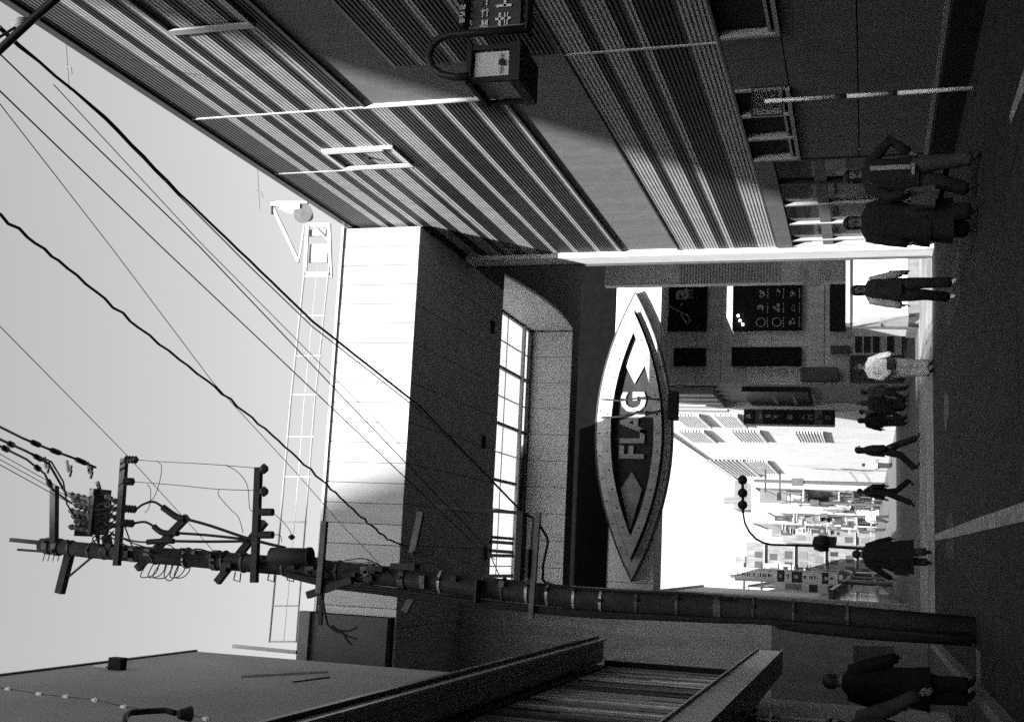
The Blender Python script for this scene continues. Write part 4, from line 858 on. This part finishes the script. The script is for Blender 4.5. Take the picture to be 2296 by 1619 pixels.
# left row of far buildings
def left_far():
    B = far_wall(-1.45, 45.8, 63, 9.6, -1, 'long pale building on the left of the street just past the bridge', .45)
    for k in range(8):
        y = 47 + k * 2; mb = MB(); mb.box((-1.47, y, 2.9), (-1.40, y + 1.3, 3.5)); mb.build('window', M_black, B)
    mb = MB(); mb.box((-1.46, 46, .1), (-1.3, 62, 2.6)); mb.build('shop_window', M_glassD, B)
    mb = MB(); mb.box((-1.46, 46, 2.6), (-.9, 62, 2.75)); mb.build('canopy', M_frameD, B)
    for k, (dx, dz) in enumerate(((.3, .9), (.6, .7), (1.0, .8))):
        mb = MB(); mb.tube([(-1.9, 46.5 + k, 9.7), (-1.85 + dx * .2, 46.6 + k, 10.1 + dz * .4), (-1.6 + dx * .3, 46.6 + k, 10.3 + dz * .3)], .025, 5); mb.build('roof_rod', M_steelD, B)
left_far()
def far_street():
    r = random.Random(11)
    specs = [(6.6, 108, 125, 11, 1, .75, 'pale building with balconies after the long white block'), (6.9, 126, 145, 8, 1, .7, 'lower pale shop building further up the right side'), (6.0, 146, 170, 13, 1, .8, 'white distant building on the right with many signs'), (5.4, 171, 200, 17, 1, .75, 'distant tall pale building near the street end, right side'),
             (-1.8, 64, 80, 7, -1, .5, 'mid grey building behind the left sign stack'), (-1.7, 81, 110, 9, -1, .6, 'pale building on the left far along the street'), (-1.2, 111, 150, 12, -1, .6, 'distant left building with shaded front')]
    for (x, y0, y1, z1, sd, v, lb) in specs:
        B = far_wall(x, y0, y1, z1, sd, lb, v); s = -sd
        nf = int(z1 / 3); 
        for f in range(nf):
            for k in range(int((y1 - y0) / 3)):
                y = y0 + .8 + k * 3; z = 1 + f * 3
                mb = MB(); mb.box((x + s * .06, y, z), (x - s * .05, y + 1.6, z + 1.5)); mb.build('window', mat('far_window', .08, .3, .3, 3), B)
                if r.random() < .5: mb = MB(); mb.box((x + s * .8, y - .5, z - .25), (x, y + 2.2, z - .1)); mb.build('balcony', mat('far_balcony', .2), B)
        # front gable windows
        xs = x + 1 if sd > 0 else x - 2.2
        for f in range(nf): mb = MB(); mb.box((xs, y0 - .04, 1.2 + f * 3), (xs + 1.2, y0 + .05, 2.5 + f * 3)); mb.build('window', mat('far_window', .08), B)
        for k in range(7):
            y = y0 + r.uniform(1, y1 - y0 - 1); z = r.uniform(2.5, z1 - 2.5); wd = r.uniform(.7, 1.3); h = r.uniform(1.2, 3)
            mb = MB(); mb.box((x + s * wd, y, z), (x + s * .1, y + .25, z + h)); q = mb.build('shop_sign', mat(*r.choice((('fsign1', .03), ('fsign2', .10), ('fsign3', .18), ('fsign4', .26)))), B)
            mb = MB(); mb.box((x + s * wd * .8, y - .03, z + h * .2), (x + s * .3, y - .005, z + h * .35)); mb.build('lettering', M_black, q)
            mb = MB(); mb.box((x + s * wd * .7, y - .03, z + h * .5), (x + s * .4, y - .005, z + h * .8)); mb.build('lettering', M_mid, q)
        for k in range(4):
            y = y0 + (y1 - y0) * (k + .5) / 4; mb = MB(); mb.box((x + s * 1.0, y - 1.5, 2.5), (x, y + 1.5, 2.65)); mb.build('awning', mat(*r.choice((('fawn1', .05), ('fawn2', .15), ('fawn3', .25)))), B)
    # buildings closing the street
    ends = [(-8, -1.5, 205, 14, .8, 'white office block closing the far street on the left'), (-1.5, 3.4, 215, 22, .75, 'tall pale tower closing the end of the street'), (3.4, 9, 206, 15, .8, 'pale block closing the street end on the right'), (9, 22, 212, 24, .7, 'tall grey apartment block beyond the street end'), (-20, -8, 190, 24, .6, 'tall block behind the left row of the far street')]
    for k, (x0, x1, y, z1, v, lb) in enumerate(ends):
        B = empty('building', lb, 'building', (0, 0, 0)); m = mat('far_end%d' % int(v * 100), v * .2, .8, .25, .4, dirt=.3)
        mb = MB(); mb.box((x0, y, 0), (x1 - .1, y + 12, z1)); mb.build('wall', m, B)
        for f in range(int(z1 / 2.6)):
            xx = x0 + .4
            while xx < x1 - 1:
                wd = r.uniform(.7, 1.4); mb = MB(); mb.box((xx, y - .05, 1 + f * 2.6), (xx + wd, y + .05, 2.3 + f * 2.6))
                if xx + wd < x1 - .2: mb.build('window', mat(*r.choice((('far_window1', .02), ('far_window2', .04), ('far_window3', .09)))), B)
                xx += wd + r.uniform(.4, .9)
            if f % 2: mb = MB(); mb.box((x0, y - .6, .5 + f * 2.6), (x1 - .1, y - .06, .65 + f * 2.6)); mb.build('ledge', mat('far_balcony', .2), B)
        mb = MB(); mb.box((x0 + 1, y + 1, z1), (x0 + 2.2, y + 3, z1 + 2)); mb.build('roof_tank', m, B)
    for k in range(9):
        y = 70 + k * 14; sd = 1 if k % 2 else -1; x = 5.6 if sd > 0 else -.9
        o = Vector((x, y, 0)); B = empty('utility_pole', 'distant slim utility pole on the %s kerb of the far street, %s of its row' % ('right' if sd > 0 else 'left', ('nearest', 'second', 'third', 'fourth', 'farthest')[k // 2]), 'utility pole', o, 0, 'poles along the far street')
        mb = MB(); mb.tube([(0, 0, 0), (0, 0, 9)], [.14, .09], 8); mb.build('shaft', M_steel, B)
        for z in (7.2, 8.2): mb = MB(); mb.bar((-.8, 0, z), (.8, 0, z), .1); mb.build('crossarm', M_steelD, B)
        mb = MB(); mb.box((-.25, -.2, 5.6), (.25, .2, 6.4)); mb.build('transformer', M_steel, B)
        for z in (7.3, 8.3): mb = MB(); mb.tube(sag((-.6, 0, z), (-.6, 28, z), .5, 6), .02, 4); mb.build('line_wire', M_cable, B)
far_street()


# ------------------------------------------------------------------ people
M_skin = mat('skin', .1, .6, .08, 20); M_hair = mat('hair', .012, .5, .2, 60); M_shoe = mat('dark_shoe', .02, .5, .2, 20); M_shoeL = mat('light_shoe', .5, .6, .1, 20)
def cloth(v): return mat('cloth%03d' % int(v * 1000), v, .9, .18, 9, .4, 60)
def chain_tube(mb, pts, rs, n=7): mb.tube(pts, rs, n)
def person(label, X, Y, h=1.68, rz=0, z0=0, top=.02, trouser=.015, sleeve=None, stride=0., arms=((.18, .05), (.18, .05)), elbow=((0, 0), (0, 0)), coat=None, coat_v=.02, coat_w=1.0, skirt=None, hair='long', shoe='dark', width=1.0, bag=None, extra=None, lean=0., leg_w=1.0):
    """local frame: faces -y, x to the viewer's right when rz = 0"""
    B = empty('person', label, 'person', (X, Y, z0), rz); k = h / 1.68; width = width * 1.06; coat_w = coat_w * 1.04
    V = []; R = []; Ed = []
    def node(p, r, par=None):
        V.append(Vector(p) * k); R.append(r * k); i = len(V) - 1
        if par is not None: Ed.append((par, i))
        return i
    w_ = width
    pel = node((0, 0, .93), .13 * w_); wa = node((0, -lean * .3, 1.07), .115 * w_, pel); ch = node((0, -lean * .7, 1.25), .135 * w_, wa)
    ne = node((0, -lean, 1.39), .07, ch); nk = node((0, -lean - .01, 1.46), .05, ne); hd = node((0, -lean - .025, 1.56), .098, nk); ht = node((0, -lean - .015, 1.625), .078, hd)
    LEG = []; hands = []; legs_part = set(); arm_part = set(); shoe_part = set(); head_part = {nk, hd, ht}; hand_part = set()
    for i, s in enumerate((-1, 1)):
        sh = node((s * .165 * w_, -lean * .9, 1.36), .058, ne)
        out, fw_ = arms[i]; eo, ef = elbow[i]
        el = node((s * (.165 * w_ + out * .55 + eo), -lean * .9 - fw_ * .4, 1.36 - .27), .044, sh)
        wr = node((s * (.165 * w_ + out + eo * .2), -lean * .9 - fw_ - ef, 1.36 - .50 + abs(ef) * .6), .031, el)
        pm = node((s * (.165 * w_ + out * 1.02), -lean * .9 - fw_ - ef - .02, 1.36 - .56 + abs(ef) * .75), .030, wr)
        arm_part |= {sh, el, wr}; hand_part.add(pm); hands.append((V[wr].copy(), V[pm].copy(), s))
    for i, s in enumerate((-1, 1)):
        st = stride * s
        hp = node((s * .085 * w_, 0, .88), .098 * w_, pel)
        kn = node((s * .09, -st * .35 - (.05 if stride else 0), .49), .078, hp)
        an = node((s * .09, -st * .8 + (.10 if st < 0 else 0), .10 + (.05 if st < 0 else 0)), .052, kn)
        bl = node((s * .095, -st * .8 - .07 + (.10 if st < 0 else 0), .045 + (.02 if st < 0 else 0)), .040, an)
        te = node((s * .105, -st * .8 - .16 + (.08 if st < 0 else 0), .032), .030, bl)
        LEG.append((V[hp].copy(), V[kn].copy(), V[an].copy())); legs_part |= {hp, kn}; shoe_part |= {bl, te, an}
    me = bpy.data.meshes.new('body'); me.from_pydata([tuple(v) for v in V], Ed, []); o = bpy.data.objects.new('body', me); SC.collection.objects.link(o)
    sk = o.modifiers.new('s', 'SKIN'); sk.use_smooth_shade = True
    for i, d in enumerate(me.skin_vertices[0].data): d.radius = (R[i] * (1.12 if i < 3 else 1), R[i] * (.85 if i < 3 else 1)); d.use_root = (i == 0)
    sb = o.modifiers.new('b', 'SUBSURF'); sb.levels = 1; sb.render_levels = 1
    bpy.context.view_layer.update(); dg = bpy.context.evaluated_depsgraph_get()
    m2 = bpy.data.meshes.new_from_object(o.evaluated_get(dg)); bpy.data.objects.remove(o)
    # fingers: joined to the hand
    bm = bmesh.new(); bm.from_mesh(m2); nbody = len(bm.verts)
    fm = MB()
    for wv, pv, s in hands:
        d = (pv - wv).normalized(); side = Vector((0, 1, 0)) - d * d.y; side = side.normalized() if side.length > .1 else Vector((1, 0, 0)); cur = d.cross(side)
        for j, L in enumerate((.066, .076, .07, .056)):
            b0 = pv + side * ((j - 1.5) * .018 * k); fm.tube([b0, b0 + d * L * .55 * k + cur * .006, b0 + d * L * k + cur * s * .02], [.009 * k, .008 * k, .006 * k], 5)
        b0 = wv.lerp(pv, .5) - side * .022 * k; fm.tube([b0, b0 - side * .025 * k + d * .03 * k, b0 - side * .03 * k + d * .058 * k], [.011 * k, .010 * k, .008 * k], 5)
    # nose and ears
    hc = V[hd]; fm.tube([hc + Vector((0, -.075, .02)) * k, hc + Vector((0, -.098, -.012)) * k, hc + Vector((0, -.08, -.02)) * k], [.008 * k, .013 * k, .01 * k], 5)
    for s in (-1, 1): fm.tube([hc + Vector((s * .078, 0, .02)) * k, hc + Vector((s * .088, .005, -.01)) * k], [.018 * k, .012 * k], 6)
    tmp = bpy.data.meshes.new('t'); tmp.from_pydata(fm.v, [], fm.f); bm.from_mesh(tmp); bm.to_mesh(m2); bm.free(); bpy.data.meshes.remove(tmp)
    mats = [cloth(top), cloth(trouser), cloth(sleeve if sleeve is not None else top), M_skin, M_shoeL if shoe == 'light' else M_shoe, M_blackm]
    m2.materials.clear()
    for m in mats: m2.materials.append(m)
    for i, s in enumerate((-1, 1)):
        q0, q1, q2 = LEG[i]; q3 = q1.lerp(q2, .5); mb = MB(); jj = Vector((0, .012, 0)) * k
        mb.tube([q0, q0.lerp(q1, .4), q1, q1.lerp(q2, .35) + jj, q3, q1.lerp(q2, .85) - jj * .5, q2 + Vector((0, 0, .0))], [r_ * k * leg_w for r_ in (.112, .108, .092, .088, .086, .086, .083)], 12)
        mb.build('trouser_leg', cloth(trouser), B, True)
    for p in m2.polygons:
        c = p.center; best = min(range(len(V)), key=lambda i: (V[i] - c).length - R[i])
        if best in head_part or best in hand_part: mi = 3
        elif best in arm_part: mi = 2
        elif best in legs_part: mi = 1
        elif best in shoe_part: mi = 4 if c.z < .1 * k else 1
        elif best == 0: mi = 1 if c.z < .98 * k else 0
        else: mi = 0
        if c.z > 1.45 * k and abs(c.x) < .12 * k: mi = 3
        p.material_index = mi; p.use_smooth = True
    m2.name = 'body'; link('body', m2, None, B)
    # eyes and mouth
    fc = V[hd]
    for s in (-1, 1): mb = MB(); mb.tube([fc + Vector((s * .03, -.078, .025)) * k, fc + Vector((s * .03, -.086, .025)) * k], .010 * k, 6); mb.build('eye', M_hair, B)
    mb = MB(); mb.box(fc + Vector((-.022, -.086, -.045)) * k, fc + Vector((.022, -.070, -.038)) * k); mb.build('mouth', M_hair, B)
    # hair cap
    mb = MB(); n = 14; vs = []; fs = []; rings = 7; c = fc + Vector((0, .012, .015)) * k
    drop = dict(long=.27, bob=.14, short=.05, bun=.06)[hair]
    for i in range(rings + 4):
        if i <= rings: ph = math.pi * .5 * i / rings; rr = .104 * math.sin(ph); zz = .105 * math.cos(ph)
        else: t = (i - rings) / 3; rr = .104 * (1 - .12 * t) if drop > .1 else .1; zz = -drop * t
        for j in range(n):
            a = 2 * math.pi * j / n; y = math.sin(a); f = 1.0; zc = zz
            if y < -.35 and zz < .045: f = .80; zc = max(zz, .045) if y < -.55 else zz
            vs.append(c + Vector((rr * math.cos(a) * .93 * f, rr * y * (1.05 if y > 0 else .92), zc)) * k)
    for i in range(rings + 3):
        for j in range(n): fs.append((i * n + j, i * n + (j + 1) % n, (i + 1) * n + (j + 1) % n, (i + 1) * n + j))
    mb.add(vs, fs); mb.build('hair', M_hair, B, True)
    if hair == 'bun': mb = MB(); mb.tube([c + Vector((0, .09, .05)) * k, c + Vector((0, .14, .07)) * k], [.045 * k, .03 * k], 10); mb.build('hair_bun', M_hair, B, True)
    def loft(name, prof, m):
        """rings of (z, half width, half depth)"""
        n = 32; vs = []; rnd = random.Random(int(h * 1000) + len(prof) + int(X * 10)); ph = rnd.uniform(0, 6)
        for i, (z, a, b) in enumerate(prof):
            t = i / (len(prof) - 1)
            for j in range(n):
                u = 2 * math.pi * j / n; f = 1 + .09 * t * math.sin(5 * u + ph + .5 * math.sin(3 * t + ph)) + .035 * math.sin(9 * u + i * 1.1 + ph) + rnd.uniform(-.02, .02)
                vs.append(Vector((a * math.cos(u) * f, b * math.sin(u) * f - lean * max(0, (z - .9)) * 1.8, z)) * k)
        fs = [(i * n + j, i * n + (j + 1) % n, (i + 1) * n + (j + 1) % n, (i + 1) * n + j) for i in range(len(prof) - 1) for j in range(n)]
        mb = MB(); mb.add(vs, fs); return mb.build(name, m, B, True)
    if coat is not None:
        cw = coat_w; hem = coat
        prof = [(1.46, .065, .065), (1.41, .14 * cw, .09), (1.34, .20 * cw, .125), (1.2, .205 * cw, .15), (1.05, .20 * cw, .15)]
        zz = .92
        while zz > hem: t = (.92 - zz); prof.append((zz, (.21 + .10 * t) * cw, .155 + .07 * t)); zz -= .12
        prof.append((hem, (.21 + .10 * (.92 - hem)) * cw, .155 + .07 * (.92 - hem)))
        loft('coat', prof, cloth(coat_v))
        for wv_i, s in ((0, -1), (1, 1)):
            out, fw_ = arms[wv_i]; eo, ef = elbow[wv_i]
            pts = [Vector((s * .15 * w_, -lean * .9, 1.37)) * k, Vector((s * (.165 * w_ + out * .55 + eo), -lean * .9 - fw_ * .4, 1.36 - .27)) * k, Vector((s * (.165 * w_ + out + eo * .2), -lean * .9 - fw_ - ef, 1.36 - .50 + abs(ef) * .6)) * k]
            mb = MB(); mb.tube([pts[0], pts[0].lerp(pts[1], .5), pts[1], pts[1].lerp(pts[2], .5), pts[2]], [.075 * k, .075 * k, .07 * k, .063 * k, .058 * k], 12); mb.build('sleeve', cloth(coat_v if sleeve is None else sleeve), B, True)
    if skirt: loft('skirt', [(1.0, .15 * w_, .12), (.85, .19 * w_, .15), (skirt, .24 * w_, .19)], cloth(trouser))
    if bag:
        bx_, by_, bz_, bw_, bh_, bv = bag
        mb = MB(); mb.prism([(bx_ - bw_ / 2, by_ - .06, bz_), (bx_ + bw_ / 2, by_ - .06, bz_), (bx_ + bw_ * .42, by_ - .06, bz_ + bh_), (bx_ - bw_ * .42, by_ - .06, bz_ + bh_)], (0, .12, 0)); mb.build('bag', cloth(bv), B)
        mb = MB(); mb.tube([Vector((bx_ - bw_ * .3, by_, bz_ + bh_)), Vector((bx_ * .8, by_, 1.1 * k)), Vector((math.copysign(.12, bx_), -.1, 1.38 * k)), Vector((math.copysign(.1, bx_), .08, 1.38 * k)), Vector((bx_ + bw_ * .3, by_ + .03, bz_ + bh_))], .012, 6); mb.build('bag_strap', cloth(bv), B)
    if extra: extra(B, k)
    return B
def at(x, y): v = aZ(x, y); return v.x, v.y
def stripe(B, k):
    mb = MB(); mb.box((-.01, -.185, .85), (.055, -.17, 1.36)); mb.build('scarf', cloth(.2), B)
    mb = MB(); mb.box((-.10, -.2, .80), (.06, -.175, .84)); mb.build('belt', cloth(.2), B)
a = at(2196, 385); person('woman in dark open jacket with a pale scarf, elbow raised, walking on the near right', *a, h=1.70, rz=.15, top=.02, trouser=.03, coat=.74, coat_v=.014, coat_w=1.05, hair='long', arms=((.16, .08), (.10, .0)), elbow=((.06, .1), (.28, .0)), stride=.25, leg_w=1.1, bag=(-.34, 0, .55, .28, .3, .05), extra=stripe)
a = at(2192, 492); person('person in a long black coat and wide black trousers beside the woman with the scarf', *a, h=1.71, rz=-.1, top=.012, trouser=.012, coat=.58, coat_v=.012, coat_w=1.25, hair='bob', stride=.12, width=1.15, skirt=.3, leg_w=1.35, arms=((.1, .05), (.14, .08)))
def legs_light(B, k): pass
a = at(2146, 648); person('person in dark vest with pale sleeves and light shoes walking towards the viewer', *a, h=1.66, rz=0, top=.02, trouser=.015, sleeve=.3, coat=.86, coat_v=.02, coat_w=.92, hair='long', shoe='light', stride=.12, arms=((.10, .03), (.10, .03)), width=1.0, bag=(.3, .05, .75, .06, .3, .03))
def white_bag(B, k):
    mb = MB(); mb.box((-.12, -.2, .82), (.14, -.12, .98)); mb.build('pouch', cloth(.03), B)
a = at(2094, 825); person('person in pale loose shirt and light trousers standing at the sunlit edge', *a, h=1.66, rz=.3, top=.6, leg_w=1.25, trouser=.3, sleeve=.5, coat=.86, coat_v=.5, coat_w=1.1, hair='short', arms=((.02, .15), (.02, .15)), elbow=((.08, .1), (.08, .1)), width=1.05, extra=white_bag)
a = at(2090, 1250); person('person in big black coat seen from behind near the far left kerb', *a, h=1.72, rz=3.3, top=.01, trouser=.02, coat=.38, coat_v=.008, coat_w=1.35, hair='short', stride=.1, arms=((.2, .1), (.3, .05)), width=1.1, bag=(.33, .02, .5, .2, .3, .01))
X, Y = aY(2042, 1012, 33.5).x, 33.5; person('slim dark figure striding across the street with long steps', X, Y, h=1.72, rz=1.35, top=.012, trouser=.012, coat=.9, coat_v=.012, coat_w=.8, hair='long', stride=.42, arms=((.05, .1), (.05, -.1)))
X, Y = aY(2040, 1105, 38).x, 38; person('dark figure with a shoulder bag striding beneath the street lamp arm', X, Y, h=1.7, rz=-1.2, top=.02, trouser=.015, coat=.85, coat_v=.02, coat_w=1.0, hair='short', stride=.45, arms=((.1, .1), (.1, -.1)), bag=(.25, .02, .95, .3, .3, .01))
for i, (px, py, Yc, v, lb) in enumerate(((2035, 905, 43, .03, 'dark clothed person in the group under the black vertical sign, nearest the wall'), (2035, 925, 44.5, .08, 'grey clothed person in the middle of the group under the black vertical sign'), (2035, 945, 43.5, .015, 'black clothed person at the outer side of the group under the black vertical sign'), (2032, 880, 42.5, .05, 'dim figure behind the pale shirted person by the menu case'),
                                          (2030, 1045, 70, .3, 'distant pale figure on the far street behind the striding woman'), (2030, 1165, 80, .25, 'distant figure far along the street at right of the lamp'), (2030, 1190, 95, .1, 'tiny distant dark figure in the middle of the far street'))):
    X = aY(px, py, Yc).x; person(lb, X, Yc, h=1.62 + .05 * (i % 3), rz=(i * 1.3) % 3, top=v, trouser=.03, coat=.8, coat_v=v, hair=('long', 'short', 'bob')[i % 3], stride=.15 * (i % 2))
v = aY(1850, 1526, 14.6); person('dark clad figure with a pale edged bag on the step of the left shop', v.x, 14.6, h=1.7, z0=.2, rz=2.6, top=.005, trouser=.005, coat=.5, coat_v=.004, coat_w=1.0, hair='short', bag=(-.2, -.15, .9, .4, .45, .03))
v = aY(1905, 1590, 10.5); person('person in light jacket bending forward inside the left shop', v.x - .25, 10.5, h=1.55, z0=.2, rz=.9, top=.02, trouser=.008, sleeve=.02, coat=.7, coat_v=.02, coat_w=1.0, hair='short', lean=.12, arms=((.1, .2), (.1, .25)))

# unseen towers added to shape the light: two cast shadows, two cut sky light
def tower(x0, x1, y0, y1, z, label):
    B = empty('unseen_tower', label, 'building', (0, 0, 0)); mb = MB(); mb.box((x0, y0, 0), (x1, y1, z)); mb.build('wall', M_tan, B)
tower(-40, -14, -30, 45, 42, 'unseen block added behind the left plastered building to cut sky light')
tower(15, 40, -40, 22, 24, 'unseen block added behind the striped building to cut sky light')
tower(-60, -6.5, -70, -40, 55, 'broad unseen tower behind the viewer that shades the near street')
tower(-90, -20.1, -100, -45, 76, 'taller unseen tower behind the viewer that shades the left of the bridge')

for o in bpy.data.objects:
    if o.name.startswith('lettering') and o.type == 'MESH' and len(o.data.polygons) % 6 == 0 and len(o.data.polygons) >= 18: o['kind'] = 'stuff'
